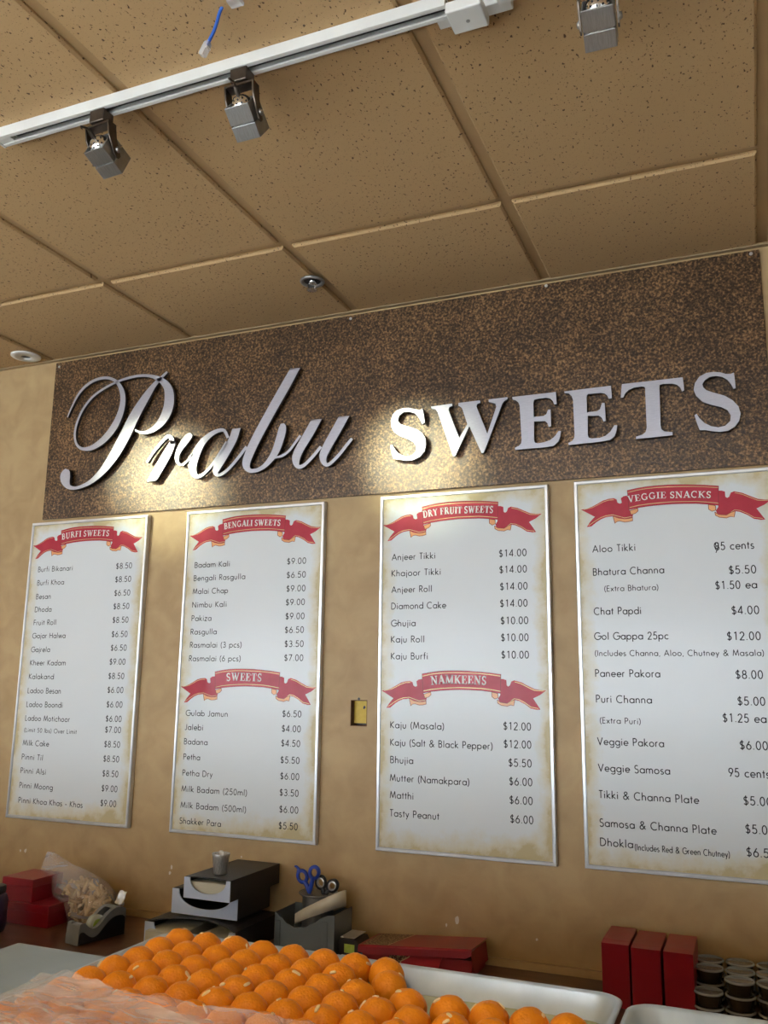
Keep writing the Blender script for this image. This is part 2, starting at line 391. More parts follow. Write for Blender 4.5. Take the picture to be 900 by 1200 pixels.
# ceiling: lay-in tiles that hang a little below their grid
GX = [-1.152-.609*i for i in range(7, 0, -1)]+[-1.152, -.543, .066, .646]+[.646+.609*i for i in range(1, 4)]; GX = [x for x in GX if XL < x < XR]
GY = [-.4606-1.22*i for i in range(0, 5)]
TW = .0135
b = MB(); xs = [XL-TW]+GX+[XR+TW]; ys = [TW*1.2]+GY+[Y_BACK]
for i in range(len(xs)-1):
    for j in range(len(ys)-1):
        x0, x1, y1, y0 = xs[i]+TW, xs[i+1]-TW, ys[j]-TW, ys[j+1]+TW
        c = .005
        lo = [(x0+c, y0+c, ZC), (x1-c, y0+c, ZC), (x1-c, y1-c, ZC), (x0+c, y1-c, ZC)]
        md = [(x0, y0, ZC+c), (x1, y0, ZC+c), (x1, y1, ZC+c), (x0, y1, ZC+c)]
        up = [(x, y, ZC+.03) for x, y, z in md]
        b.loops([lo, md, up], True, True, True, smooth=False)
struct(b.build('ceiling', M['tile']))
b = MB()
for x in GX: b.box(x-TW-.002, x+TW+.002, Y_BACK, 0, ZC+.010, ZC+.03)
for y in GY: b.box(XL, XR, y-TW-.002, y+TW+.002, ZC+.0105, ZC+.031)
struct(b.build('trim_1', M['tee']))
MB().box(XL, XR, -.016, 0, ZC-.004, ZC-.001).build('trim_2', M['lip'])['kind'] = 'structure'
MB().box(XL, XR, -.012, 0, .8517, .870).build('trim_3', M['wall'])['kind'] = 'structure'

# ------------------------------------------------------------------ counters
ZK = .8516
t = thing('back_counter', 'brown laminate counter running along the foot of the tan wall', 'counter', (-1, -.3, 0))
MB().box(XL+.02, XR-.02, -.60, -.001, ZK-.04, ZK).build('worktop', M['counter'], t, .004)
b = MB(); b.box(XL+.02, XR-.02, -.56, -.001, .10, ZK-.041); b.box(XL+.02, XR-.02, -.50, -.001, 0, .10); b.build('cabinet_body', M['case'], t)
ZT = 1.17
t = thing('display_counter', 'grey-topped serving counter under the tray of orange sweets', 'counter', (.8, -1.63, 0))
c0 = at(22, 1104, 2, ZT)
MB().box(c0.x, 2.3, -1.99, c0.y, ZT-.03, ZT).build('worktop', M['grey'], t, .003)
b = MB(); b.box(c0.x+.03, 2.27, -1.96, c0.y-.04, .1, ZT-.031); b.box(c0.x+.08, 2.22, -1.9, c0.y-.1, 0, .1); b.build('case_body', M['case'], t)

# ------------------------------------------------------------------ lettering
def arc(cx, cy, rx, ry, a0, a1, n=10):
    return [(cx+rx*math.cos(math.radians(a0+(a1-a0)*i/n)), cy+ry*math.sin(math.radians(a0+(a1-a0)*i/n))) for i in range(n+1)]
X = .62; R_ = X/2
ring = lambda cx: arc(cx, R_, .27, R_-.02, 0, 360, 18)
G = {  # single-stroke geometric letters: advance, strokes
 'A': (.80, [[(.04, 0), (.40, 1), (.76, 0)], [(.17, .34), (.63, .34)]]),
 'B': (.60, [[(.30, .54), (.08, .54)], [(.08, 0), (.08, 1), (.26, 1)]+arc(.26, .77, .22, .23, 90, -90)+arc(.28, .27, .25, .27, 90, -90)+[(.08, 0)]]),
 'C': (.82, [arc(.46, .5, .42, .5, 50, 310, 16)]),
 'D': (.78, [[(.08, 0), (.08, 1), (.26, 1)]+arc(.26, .5, .44, .5, 90, -90, 14)+[(.08, 0)]]),
 'E': (.54, [[(.48, 1), (.08, 1), (.08, 0), (.48, 0)], [(.08, .53), (.45, .53)]]),
 'F': (.52, [[(.47, 1), (.08, 1), (.08, 0)], [(.08, .53), (.43, .53)]]),
 'G': (.90, [arc(.48, .5, .44, .5, 45, 360, 18)+[(.52, .5)]]),
 'H': (.76, [[(.08, 0), (.08, 1)], [(.66, 0), (.66, 1)], [(.08, .53), (.66, .53)]]),
 'I': (.22, [[(.11, 0), (.11, 1)]]),
 'J': (.42, [[(.32, 1), (.32, .2)]+arc(.16, .2, .16, .2, 0, -140, 8)]),
 'K': (.62, [[(.08, 0), (.08, 1)], [(.54, 1), (.10, .5), (.58, 0)]]),
 'L': (.48, [[(.08, 1), (.08, 0), (.44, 0)]]),
 'M': (.92, [[(.06, 0), (.18, 1), (.46, .12), (.74, 1), (.86, 0)]]),
 'N': (.80, [[(.08, 0), (.08, 1), (.70, 0), (.70, 1)]]),
 'O': (.98, [arc(.49, .5, .43, .5, 0, 360, 22)]),
 'P': (.56, [[(.08, 0), (.08, 1), (.26, 1)]+arc(.26, .74, .24, .26, 90, -90)+[(.08, .48)]]),
 'R': (.58, [[(.08, 0), (.08, 1), (.26, 1)]+arc(.26, .75, .24, .25, 90, -90)+[(.08, .50)], [(.24, .5), (.54, 0)]]),
 'S': (.54, [arc(.27, .75, .2, .25, 40, 250, 10)+arc(.26, .25, .23, .27, 70, -150, 10)]),
 'T': (.52, [[(.02, 1), (.50, 1)], [(.26, 1), (.26, 0)]]),
 'V': (.72, [[(.04, 1), (.36, 0), (.68, 1)]]),
 'a': (.66, [ring(.33), [(.60, X), (.60, 0)]]),
 'b': (.66, [ring(.33), [(.06, 1.05), (.06, 0)]]),
 'c': (.54, [arc(.33, R_, .27, R_-.02, 48, 312, 14)]),
 'd': (.66, [ring(.33), [(.60, 1.05), (.60, 0)]]),
 'e': (.62, [[(.07, .31), (.58, .31)]+arc(.33, R_, .26, R_-.02, 0, 320, 16)]),
 'f': (.34, [arc(.28, .90, .13, .13, 80, 180, 6)+[(.15, 0)], [(.02, X), (.30, X)]]),
 'g': (.66, [ring(.33), [(.60, X), (.60, -.1)]+arc(.35, -.1, .25, .2, 0, -150, 8)]),
 'h': (.58, [[(.08, 1.05), (.08, 0)], [(.08, .34)]+arc(.28, .38, .20, .24, 180, 0, 8)+[(.48, 0)]]),
 'i': (.22, [[(.11, X), (.11, 0)], [(.11, .80), (.11, .92)]]),
 'j': (.22, [[(.13, X), (.13, -.28)], [(.13, .80), (.13, .92)]]),
 'k': (.54, [[(.08, 1.05), (.08, 0)], [(.44, X), (.12, .33), (.50, 0)]]),
 'l': (.22, [[(.11, 1.05), (.11, 0)]]),
 'm': (.90, [[(.08, X), (.08, 0)], [(.08, .36)]+arc(.265, .40, .185, .22, 180, 0, 8)+[(.45, 0)], [(.45, .36)]+arc(.635, .40, .185, .22, 180, 0, 8)+[(.82, 0)]]),
 'n': (.58, [[(.08, X), (.08, 0)], [(.08, .34)]+arc(.28, .38, .20, .24, 180, 0, 8)+[(.48, 0)]]),
 'o': (.66, [ring(.33)]),
 'p': (.66, [ring(.33), [(.06, X), (.06, -.32)]]),
 'r': (.36, [[(.08, X), (.08, 0)], [(.08, .38)]+arc(.25, .42, .17, .20, 180, 70, 6)]),
 's': (.44, [arc(.22, .46, .15, .155, 40, 250, 8)+arc(.21, .155, .17, .16, 70, -150, 8)]),
 't': (.32, [[(.16, .88), (.16, 0)], [(.02, X), (.30, X)]]),
 'u': (.58, [[(.08, X), (.08, .24)]+arc(.28, .24, .20, .24, 180, 360, 8)+[(.48, X)]]),
 'v': (.52, [[(.04, X), (.26, 0), (.48, X)]]),
 'w': (.80, [[(.04, X), (.22, 0), (.40, X), (.58, 0), (.76, X)]]),
 'x': (.52, [[(.05, X), (.47, 0)], [(.47, X), (.05, 0)]]),
 'y': (.52, [[(.04, X), (.27, .03)], [(.48, X), (.14, -.32)]]),
 'z': (.50, [[(.05, X), (.45, X), (.05, 0), (.46, 0)]]),
 '0': (.60, [arc(.30, .5, .23, .5, 0, 360, 20)]),
 '1': (.60, [[(.16, .86), (.34, 1), (.34, 0)]]),
 '2': (.60, [arc(.29, .73, .21, .27, 170, -30, 10)+[(.07, 0), (.54, 0)]]),
 '3': (.60, [arc(.28, .76, .19, .24, 150, -90, 10)+arc(.28, .26, .23, .26, 90, -150, 10)]),
 '4': (.60, [[(.42, 0), (.42, 1), (.04, .25), (.55, .25)]]),
 '5': (.60, [[(.50, 1), (.18, 1), (.12, .56)]+arc(.28, .32, .24, .31, 118, -150, 12)]),
 '6': (.60, [[(.40, 1), (.10, .42)]+arc(.30, .29, .23, .29, 150, 510, 18)]),
 '7': (.60, [[(.06, 1), (.52, 1), (.18, 0)]]),
 '8': (.60, [arc(.30, .76, .18, .24, 0, 360, 16), arc(.30, .26, .23, .26, 0, 360, 16)]),
 '9': (.60, [[(.20, 0), (.50, .58)]+arc(.30, .71, .23, .29, -30, 330, 18)]),
 '$': (.60, [arc(.30, .71, .19, .22, 35, 250, 8)+arc(.29, .27, .22, .23, 70, -150, 8), [(.30, -.1), (.30, 1.1)]]),
 '(': (.30, [arc(.42, .42, .32, .66, 115, 245, 10)]),
 ')': (.30, [arc(-.12, .42, .32, .66, 65, -65, 10)]),
 '-': (.40, [[(.06, .33), (.34, .33)]]),
 '&': (.80, [[(.74, 0), (.24, .66)]+arc(.36, .80, .17, .19, 215, -40, 10)+[(.16, .40)]+arc(.30, .25, .22, .25, 140, 330, 10)+[(.70, .45)]]),
 ',': (.22, [[(.13, .06), (.06, -.16)]]), '.': (.22, [[(.11, 0), (.11, .1)]]), ' ': (.36, []),
}
def sans(mb, s, x0, x1, z, cap, y, wgt=.128):
    adv = sum(G[c][0]+.10 for c in s)-.10
    hs = (x1-x0)/(adv*cap); u = 0
    for c in s:
        for st in G[c][1]:
            pts = [(x0+(u+px)*cap*hs, z+pz*cap, wgt*cap) for px, pz in st]
            for q in pieces(pts): mb.strip_y(*rails(q), y)
        u += G[c][0]+.10
# bold book-face capitals for the ribbons: (advance, [(points, width)])
Tk, Tn, Sf = .22, .095, .075
def srf(x, z, w=.36): zz = z+Sf/2 if z < .5 else z-Sf/2; return ([(x-w/2, zz), (x+w/2, zz)], Sf)
def stem(x, w=Tk): return [([(x, 0), (x, 1)], w), srf(x, 0), srf(x, 1)]
SG = {
 'A': (.80, [([(.40, 1), (.68, 0)], Tk), ([(.40, .98), (.14, 0)], Tn), ([(.22, .33), (.58, .33)], Tn), srf(.14, 0, .26), srf(.67, 0, .32)]),
 'B': (.72, stem(.20)+[([(.2, 1-.03)]+arc(.36, .76, .17, .21, 90, -90, 8)+[(.2, .54)], .13), ([(.2, .52)]+arc(.38, .28, .20, .25, 90, -90, 8)+[(.2, .03)], .14)]),
 'C': (.76, [(arc(.42, .5, .31, .46, 50, 310, 16), .14), ([(.64, 1), (.64, .68)], .06)]),
 'D': (.82, stem(.20)+[([(.2, .97), (.36, .97)]+arc(.38, .5, .29, .47, 90, -90, 12)+[(.2, .03)], .14)]),
 'E': (.70, stem(.20)+[([(.2, .965), (.58, .965)], .07), ([(.57, 1), (.59, .72)], .06), ([(.2, .035), (.60, .035)], .07), ([(.59, 0), (.63, .30)], .06), ([(.2, .52), (.46, .52)], .07), ([(.45, .66), (.45, .38)], .055)]),
 'F': (.66, stem(.20)+[([(.2, .965), (.58, .965)], .07), ([(.57, 1), (.59, .72)], .06), ([(.2, .52), (.46, .52)], .07), ([(.45, .66), (.45, .38)], .055)]),
 'G': (.84, [(arc(.42, .5, .31, .46, 50, 330, 16), .14), ([(.64, 1), (.64, .70)], .06), ([(.66, .42), (.66, .06)], .17), ([(.50, .44), (.80, .44)], Sf)]),
 'I': (.40, stem(.20)),
 'K': (.84, stem(.20)+[([(.66, .97), (.30, .50)], Tn), ([(.34, .58), (.70, .02)], .18), srf(.66, 1, .26), srf(.70, 0, .28)]),
 'L': (.68, stem(.20)+[([(.2, .035), (.58, .035)], .07), ([(.58, 0), (.62, .32)], .06)]),
 'M': (1.02, [([(.16, 0), (.16, 1)], Tn), ([(.17, 1), (.50, .04)], .17), ([(.50, .04), (.82, 1)], Tn), ([(.82, 0), (.82, 1)], Tk), srf(.16, 0, .28), srf(.82, 0), srf(.12, 1, .24), srf(.86, 1, .28)]),
 'N': (.84, [([(.16, 0), (.16, 1)], Tn), ([(.16, 1), (.68, .02)], .18), ([(.68, 1), (.68, 0)], Tn), srf(.16, 0, .28), srf(.68, 1, .28), srf(.12, 1, .22)]),
 'R': (.80, stem(.20)+[([(.2, .97)]+arc(.38, .75, .18, .22, 90, -90, 8)+[(.2, .52)], .13), ([(.40, .54), (.68, .02)], .18), srf(.70, 0, .24)]),
 'S': (.60, [(arc(.30, .74, .18, .22, 25, 240, 8)+arc(.29, .26, .19, .22, 70, -160, 8), .14), ([(.48, 1), (.48, .72)], .055), ([(.10, 0), (.10, .30)], .055)]),
 'T': (.74, [([(.37, 0), (.37, 1)], Tk), srf(.37, 0), ([(.06, .965), (.68, .965)], .07), ([(.08, 1), (.06, .70)], .06), ([(.66, 1), (.68, .70)], .06)]),
 'U': (.82, [([(.20, 1), (.20, .28)]+arc(.40, .28, .20, .25, 180, 270, 5), Tk), (arc(.42, .28, .22, .25, 270, 360, 5)+[(.64, 1)], Tn), srf(.20, 1), srf(.64, 1, .26)]),
 'V': (.80, [([(.16, 1), (.42, 0)], Tk), ([(.42, .02), (.66, 1)], Tn), srf(.16, 1, .32), srf(.66, 1, .26)]),
 'W': (1.10, [([(.15, 1), (.36, 0)], .18), ([(.36, .02), (.55, .9)], Tn), ([(.50, 1), (.74, 0)], .18), ([(.74, .02), (.96, 1)], Tn), srf(.15, 1, .30), srf(.50, 1, .28), srf(.96, 1, .24)]),
 'Y': (.78, [([(.15, 1), (.40, .46)], .18), ([(.40, .46), (.64, 1)], Tn), ([(.40, .5), (.40, 0)], Tk), srf(.15, 1, .32), srf(.64, 1, .24), srf(.40, 0)]),
 ' ': (.30, []),
}
# ribbon banner traced once, kept as complex numbers: left tip 0, right tip 1
YF = -.0150                                     # printed faces of the menu boards
def rp(x, y): p = at(420+x/3.75, 560+y/3.75, 1, YF); return complex(p.x, p.z)
_a, _b = rp(108, 208), rp(805, 158)
NR = lambda L: [(rp(x, y)-_a)/(_b-_a) for x, y in L]
RB = dict(
 band=NR([(280, 128), (315, 119), (350, 112), (390, 107), (430, 104), (475, 102), (520, 102), (565, 103), (614, 106), (612, 184), (570, 180), (530, 178), (485, 179), (440, 181), (400, 185), (360, 190), (320, 197), (285, 206)]),
 tails=[NR([(108, 208), (130, 204), (150, 195), (170, 183), (190, 170), (210, 163), (230, 160), (240, 165), (243, 178), (252, 182), (259, 178), (256, 160), (265, 152), (281, 148), (284, 205), (300, 222), (296, 240), (268, 246), (225, 233), (200, 237), (182, 245), (165, 257), (145, 275), (128, 278), (140, 258), (158, 236), (130, 220)]),
        NR([(805, 158), (780, 158), (755, 155), (725, 143), (700, 132), (670, 126), (658, 132), (652, 148), (645, 153), (638, 149), (637, 128), (625, 124), (613, 124), (611, 190), (602, 205), (610, 226), (640, 230), (670, 206), (690, 209), (715, 220), (740, 236), (765, 240), (781, 238), (765, 215), (750, 194), (780, 178)])],
 folds=[NR([(225, 232), (245, 240), (268, 243), (285, 241), (297, 237), (297, 250), (283, 254), (268, 256), (250, 252), (240, 254), (232, 262)]),
        NR([(287, 210), (303, 204), (317, 199), (318, 210), (308, 220), (292, 226)]),
        NR([(575, 181), (590, 183), (601, 185), (602, 203), (588, 208), (576, 200)]),
        NR([(598, 210), (612, 220), (640, 222), (655, 212), (673, 206), (668, 230), (655, 228), (640, 234), (615, 232), (600, 224)])],
 lines=[NR([(282, 137), (315, 127), (350, 120), (390, 115), (430, 112), (475, 110), (520, 109), (565, 110), (613, 113)]),
        NR([(287, 197), (320, 188), (360, 181), (400, 176), (440, 172), (485, 170), (530, 169), (570, 171), (612, 175)]),
        NR([(118, 208), (150, 199), (170, 188), (190, 176), (210, 168), (230, 166)]),
        NR([(135, 272), (158, 254), (180, 239), (200, 231), (225, 227), (268, 239), (294, 233)]),
        NR([(795, 161), (755, 161), (725, 149), (700, 138), (672, 132)]),
        NR([(772, 234), (740, 230), (715, 214), (690, 203), (670, 201), (640, 223)])],
 base=NR([(298, 174), (375, 161), (450, 157), (525, 154), (604, 156)]),
)
def ribbon(board, tl, tr, text, u0, u1, cap):
    a = at(*tl, 1, YF); c = at(*tr, 1, YF); A, D = complex(a.x, a.z), complex(c.x, c.z)-complex(a.x, a.z)
    T = lambda L: [((A+D*q).real, (A+D*q).imag) for q in L]
    mb = MB()
    for q in RB['tails']: mb.poly_y(T(q), YF-.0003)
    mb.k = 1
    for q in RB['folds']: mb.poly_y(T(q), YF-.0006)
    mb.k = 0; mb.poly_y(T(RB['band']), YF-.0008)
    mb.k = 2
    for q in (0, 1): mb.strip_y(*rails([(x, z, .0014) for x, z in T(RB['lines'][q])]), YF-.0010)
    for q in (2, 3, 4, 5): mb.strip_y(*rails([(x, z, .0012) for x, z in T(RB['lines'][q])]), YF-.0005)
    mb.k = 3
    for q in RB['folds']:
        p = T(q); mb.strip_y(*rails([(x, z, .0014) for x, z in p+[p[0]]]), YF-.0007)
    p = T(RB['band']); mb.strip_y(*rails([(x, z, .0012) for x, z in p+[p[0]]]), YF-.0009)
    o = mb.build('ribbon_banner', [M['red'], M['orange'], M['goldline'], M['dred']], board, tri=True, recalc=False)
    face_front(o)
    # lettering along the arc
    P = spline([(z.real, z.imag) for z in RB['base']], 8)
    def B(u):
        for i in range(len(P)-1):
            if P[i+1][0] >= u or i == len(P)-2:
                k = (u-P[i][0])/(P[i+1][0]-P[i][0]); t = complex(*P[i+1])-complex(*P[i])
                return complex(u, P[i][1]+(P[i+1][1]-P[i][1])*k), t/abs(t)
    adv = sum(SG[c][0]+.03 for c in text)-.03; hs = (u1-u0)/(adv*cap); u = 0
    mb = MB()
    for ch in text:
        w = SG[ch][0]; o0, tn = B(u0+(u+w/2)*cap*hs)
        for st, wd in SG[ch][1]:
            pts = []
            for px, pz in st:
                q = A+D*(o0+tn*complex((px-w/2)*cap*hs, pz*cap)); pts.append((q.real, q.imag, wd*cap*abs(D)))
            for q in pieces(pts): mb.strip_y(*rails(q), YF-.0013)
        u += w+.03
    face_front(mb.build('ribbon_lettering', M['white'], board, recalc=False))
def face_front(o):
    for p in o.data.polygons:
        if p.normal.y > 0: p.flip()

# ------------------------------------------------------------------ shop sign
SX0, SX1 = -1.747, .638
t = thing('shop_sign', 'speckled brown sign panel with raised silver shop name above the menu boards', 'sign', (-.55, 0, 2.115))
Y0 = -.0100
tl, bl_, br_ = at(66, 426, 1, Y0), at(49.5, 607, 1, Y0), at(899, 545.5, 1, Y0)
MB().box(SX0, SX1, Y0, -.0005, 2.115, 2.7015).build('panel', M['stone'], t, .001)
YL = -.032
def L3(px, py): return XZ(at(px, py, 1, YL))
big = {
 'S': (3.913, 450, 430, [(178,190),(183,222),(187,254),(176,262),(168,248),(158,230),(140,212),(115,205),(90,207),(70,222),(64,245),(72,259),(90,267),(120,276),(150,286),(175,303),(190,328),(193,355),(185,386),(165,412),(130,428),(95,430),(70,425),(42,420),(34,390),(29,360),(38,355),(48,375),(62,393),(82,405),(105,411),(130,404),(146,386),(147,362),(135,345),(112,332),(75,318),(48,300),(33,275),(31,245),(40,218),(58,199),(85,189),(112,187),(140,193),(165,197)]),
 'W': (3.913, 450, 430, [(215,182),(312,168),(315,178),(300,184),(296,196),(345,325),(382,262),(358,190),(350,182),(341,178),(341,165),(440,153),(442,163),(428,170),(424,182),(474,305),(515,182),(510,168),(480,160),(480,149),(567,138),(567,148),(552,156),(543,168),(458,393),(448,396),(391,272),(327,408),(316,408),(246,208),(236,194),(218,191)]),
 'E': (3.913, 450, 430, [(588,138),(788,115),(790,143),(792,170),(780,172),(773,155),(762,145),(745,141),(700,147),(688,151),(685,165),(687,229),(730,225),(744,217),(752,196),(764,195),(766,272),(755,275),(749,257),(738,248),(688,250),(688,335),(692,347),(705,350),(735,345),(762,335),(783,318),(800,294),(812,293),(808,320),(800,342),(778,362),(740,368),(602,380),(600,371),(618,362),(629,350),(631,335),(622,178),(616,162),(604,153),(590,150)]),
 'E.': (3.75, 660, 420, [(5,145),(210,120),(212,146),(214,176),(200,178),(193,163),(182,154),(165,151),(110,156),(104,162),(103,175),(105,236),(148,232),(162,223),(170,196),(182,195),(188,275),(177,277),(169,260),(156,251),(108,253),(108,335),(112,348),(126,352),(160,349),(186,340),(207,322),(225,293),(238,294),(234,320),(226,342),(206,358),(170,365),(25,381),(22,372),(40,362),(48,350),(50,335),(43,182),(37,165),(26,155),(6,153)]),
 'T': (3.75, 660, 420, [(258,113),(525,83),(529,112),(532,141),(522,145),(514,128),(500,116),(480,111),(440,112),(424,116),(423,130),(428,292),(432,311),(445,321),(480,324),(482,338),(320,354),(320,344),(348,335),(362,323),(367,305),(360,135),(358,126),(345,124),(312,128),(288,138),(273,153),(265,172),(253,173),(255,143)]),
 'S.': (3.75, 660, 420, [(750,62),(755,98),(758,131),(748,134),(738,115),(722,95),(700,82),(672,77),(645,81),(623,95),(612,113),(616,128),(630,140),(660,150),(710,164),(745,184),(770,210),(780,243),(774,273),(755,300),(725,318),(690,323),(655,320),(625,315),(600,315),(588,285),(577,250),(586,243),(598,262),(620,283),(650,298),(682,303),(712,296),(734,275),(736,250),(722,228),(695,214),(650,204),(612,191),(584,165),(573,138),(579,108),(598,80),(628,64),(660,59),(690,61),(715,68),(735,68)]),
}
for k, (sc, ox, oy, pts) in big.items():
    mb = MB(); q = [L3(ox+x/sc, oy+y/sc) for x, y in pts]
    mb.poly_y(q, YL); mb.k = 1
    n = len(q)
    mb.add([(x, YL, z) for x, z in q]+[(x, YL+.011, z) for x, z in q], [(i, i+n, (i+1) % n+n, (i+1) % n) for i in range(n)])
    mb.add([(x, YL+.011, z) for x, z in q], [tuple(reversed(range(n)))])
    mb.build('raised_letter', [M['brushed'], M['edge']], t, tri=True)
def script(strokes):
    mb = MB()
    for sc, ox, oy, pts, cut in strokes:
        pts = spline(pts, 6)
        lf, rt = rails(pts, cut)
        f = lambda P: [L3(ox+x/sc, oy+y/sc) for x, y in P]
        lf, rt = f(lf), f(rt); n = len(lf)
        mb.k = 0; mb.strip_y(lf, rt, YL)
        o = lf+rt[::-1]; k = len(o); mb.k = 1
        mb.add([(x, YL, z) for x, z in o]+[(x, YL+.011, z) for x, z in o], [(i, (i+1) % k, (i+1) % k+k, i+k) for i in range(k)])
        mb.add([(x, YL+.011, z) for x, z in lf]+[(x, YL+.011, z) for x, z in rt], [(n+i, n+i+1, i+1, i) for i in range(n-1)])
    return mb
H = (1, -.18)
c1, c2 = (5, 60, 420), (3.6, 170, 420)
script([(*c1, [(95,345,7),(118,290,9),(160,210,12),(210,155,14),(270,122,15),(330,114,16),(380,135,18),(412,185,27),(420,250,31),(402,330,35),(362,410,39),(305,478,36),(240,522,28),(185,530,18),(150,505,14),(138,450,12),(150,380,12),(185,300,12),(240,228,12),(310,176,12),(380,140,12),(440,118,14),(510,102,15),(580,103,18),(640,125,32),(682,170,48),(692,230,56),(682,300,55),(648,368,46),(600,414,32),(550,434,18),(510,430,14),(490,416,9)], None),
        (*c1, [(680,78,12),(640,118,18),(600,160,28),(552,230,44),(492,330,56),(432,450,61),(372,560,55),(304,655,40),(242,715,27),(190,745,20),(140,760,18),(102,752,28),(84,722,50),(82,690,58),(90,662,42),(94,650,20)], None)]).build('raised_letter', [M['brushed'], M['edge']], t, recalc=False)
script([(*c1, [(560,610,12),(600,548,15),(648,490,18),(680,458,20),(702,465,24),(712,500,30)], None),
        (*c1, [(588,718,44),(632,640,52),(678,560,50),(703,510,40),(712,480,22)], H)]
      +[(*c1, [(822,442,20),(805,458,38),(780,490,40),(752,532,32),(735,575,24),(742,612,18),(768,622,14),(800,597,12),(832,556,12)], None)]).build('raised_letter', [M['brushed'], M['edge']], t, recalc=False)
script([(*c2, [(350,335,12),(335,306,14),(312,304,16),(278,320,20),(240,356,28),(212,410,34),(200,460,33),(212,494,22),(236,494,14),(268,466,12),(303,420,12),(345,352,12)], None),
        (*c2, [(385,297,32),(368,345,34),(332,410,34),(304,458,32),(298,482,22),(315,491,14),(350,468,12),(392,420,12),(428,372,12)], H)]).build('raised_letter', [M['brushed'], M['edge']], t, recalc=False)
script([(*c2, [(632,44,35),(598,105,38),(530,225,38),(468,340,38),(434,415,36),(427,452,30),(442,473,18),(475,470,16),(512,446,20),(548,396,30),(570,335,34),(580,292,30),(578,275,14)], H),
        (*c2, [(548,418,9),(575,412,10),(605,392,10),(630,360,10),(655,325,10)], None)]).build('raised_letter', [M['brushed'], M['edge']], t, recalc=False)
script([(*c2, [(722,260,38),(690,318,38),(652,382,36),(637,422,34),(642,453,20),(665,454,14),(702,420,13),(742,372,12)], H),
        (*c2, [(838,247,38),(804,308,38),(766,376,36),(751,412,32),(757,442,20),(777,446,14),(815,410,13),(850,366,13),(873,338,11)], H)]).build('raised_letter', [M['brushed'], M['edge']], t, recalc=False)
for px, py in [(69.5, 430), (411, 373.5), (880, 297.5), (640, 335)]:
    p = at(px, py, 1, Y0); b = MB()
    L = [[(p.x+r*math.cos(a*PI/6), y, p.z+r*math.sin(a*PI/6)) for a in range(12)] for r, y in ((.0045, Y0+.0005), (.0045, Y0-.0015), (.003, Y0-.003))]
    b.loops(L, True, True, True); b.build('screw', M['alu'], t)

# ------------------------------------------------------------------ menu boards
BW, BH = .502, .998
def board(x, zt, crop, label, rows, ribs, cap):
    t = thing('menu_board', label, 'menu board', (x+BW/2, 0, zt-BH), 'menu boards on the tan wall')
    f, YB = .0115, -.0180
    b = MB()
    prof = [(0, -.0006), (0, YB+.003), (.002, YB), (f-.003, YB), (f, YF+.001), (f, -.0006)]
    L = [[(x+d, y, zt-d), (x+BW-d, y, zt-d), (x+BW-d, y, zt-BH+d), (x+d, y, zt-BH+d)] for d, y in prof]
    b.loops(L, smooth=False); b.build('frame', M['frame'], t)
    MB().box(x+f-.001, x+BW-f+.001, YF, -.002, zt-BH+f-.001, zt-f+.001).build('printed_panel', M['board'], t)
    sc, ox, oy = crop
    for r in rows:
        if len(r) == 7: nm, a, c, yy, pr, pa, (pb, py) = r
        k = .78 if nm.startswith('(') else 1
        cp = cap*k
        if nm:
            p0 = at(ox+a/sc, oy+yy/sc, 1, YF); p1 = at(ox+c/sc, oy+yy/sc, 1, YF)
            mb = MB(); sans(mb, nm, p0.x, p1.x, p0.z-cp/2, cp, YF-.0004); face_front(mb.build('item_name', M['ink'], t, recalc=False))
        if pr:
            p0 = at(ox+pa/sc, oy+py/sc, 1, YF); p1 = at(ox+pb/sc, oy+py/sc, 1, YF)
            mb = MB(); sans(mb, pr, p0.x, p1.x, p1.z-cap*.53, cap*1.06, YF-.0004); face_front(mb.build('item_price', M['ink'], t, recalc=False))
    for r in ribs: ribbon(t, *r)
    return t
D9 = '$8.50'
rows1 = [(n, a, c, y, p, e-54, (e, q)) for n, a, c, y, p, e, q in [
 ('Burfi Bikanari',128,244,250,D9,443,236),('Burfi Khoa',125,215,295,D9,440,281),('Besan',121,171,341,'$6.50',437,327),('Dhoda',117,173,384,D9,434,372),
 ('Fruit Roll',113,189,428,D9,431,418),('Gajar Halwa',109,220,472,'$6.50',428,466),('Gajrela',105,168,518,'$6.50',425,512),('Kheer Kadam',101,221,562,'$9.00',421,559),
 ('Kalakand',97,181,608,D9,417,607),('Ladoo Besan',93,205,655,'$6.00',414,654),('Ladoo Boondi',89,211,701,'$6.00',411,703),('Ladoo Motichoor',85,235,747,'$6.00',408,751),
 ('(Limit 50 lbs) Over Limit',81,258,787,'$7.00',406,788),('Milk Cake',77,165,830,D9,403,837),('Pinni Til',73,145,877,D9,400,886),('Pinni Alsi',69,155,923,D9,397,936),
 ('Pinni Moong',65,178,972,'$9.00',394,986),('Pinni Khoa Khas - Khas',62,279,1022,'$9.00',390,1036)]]
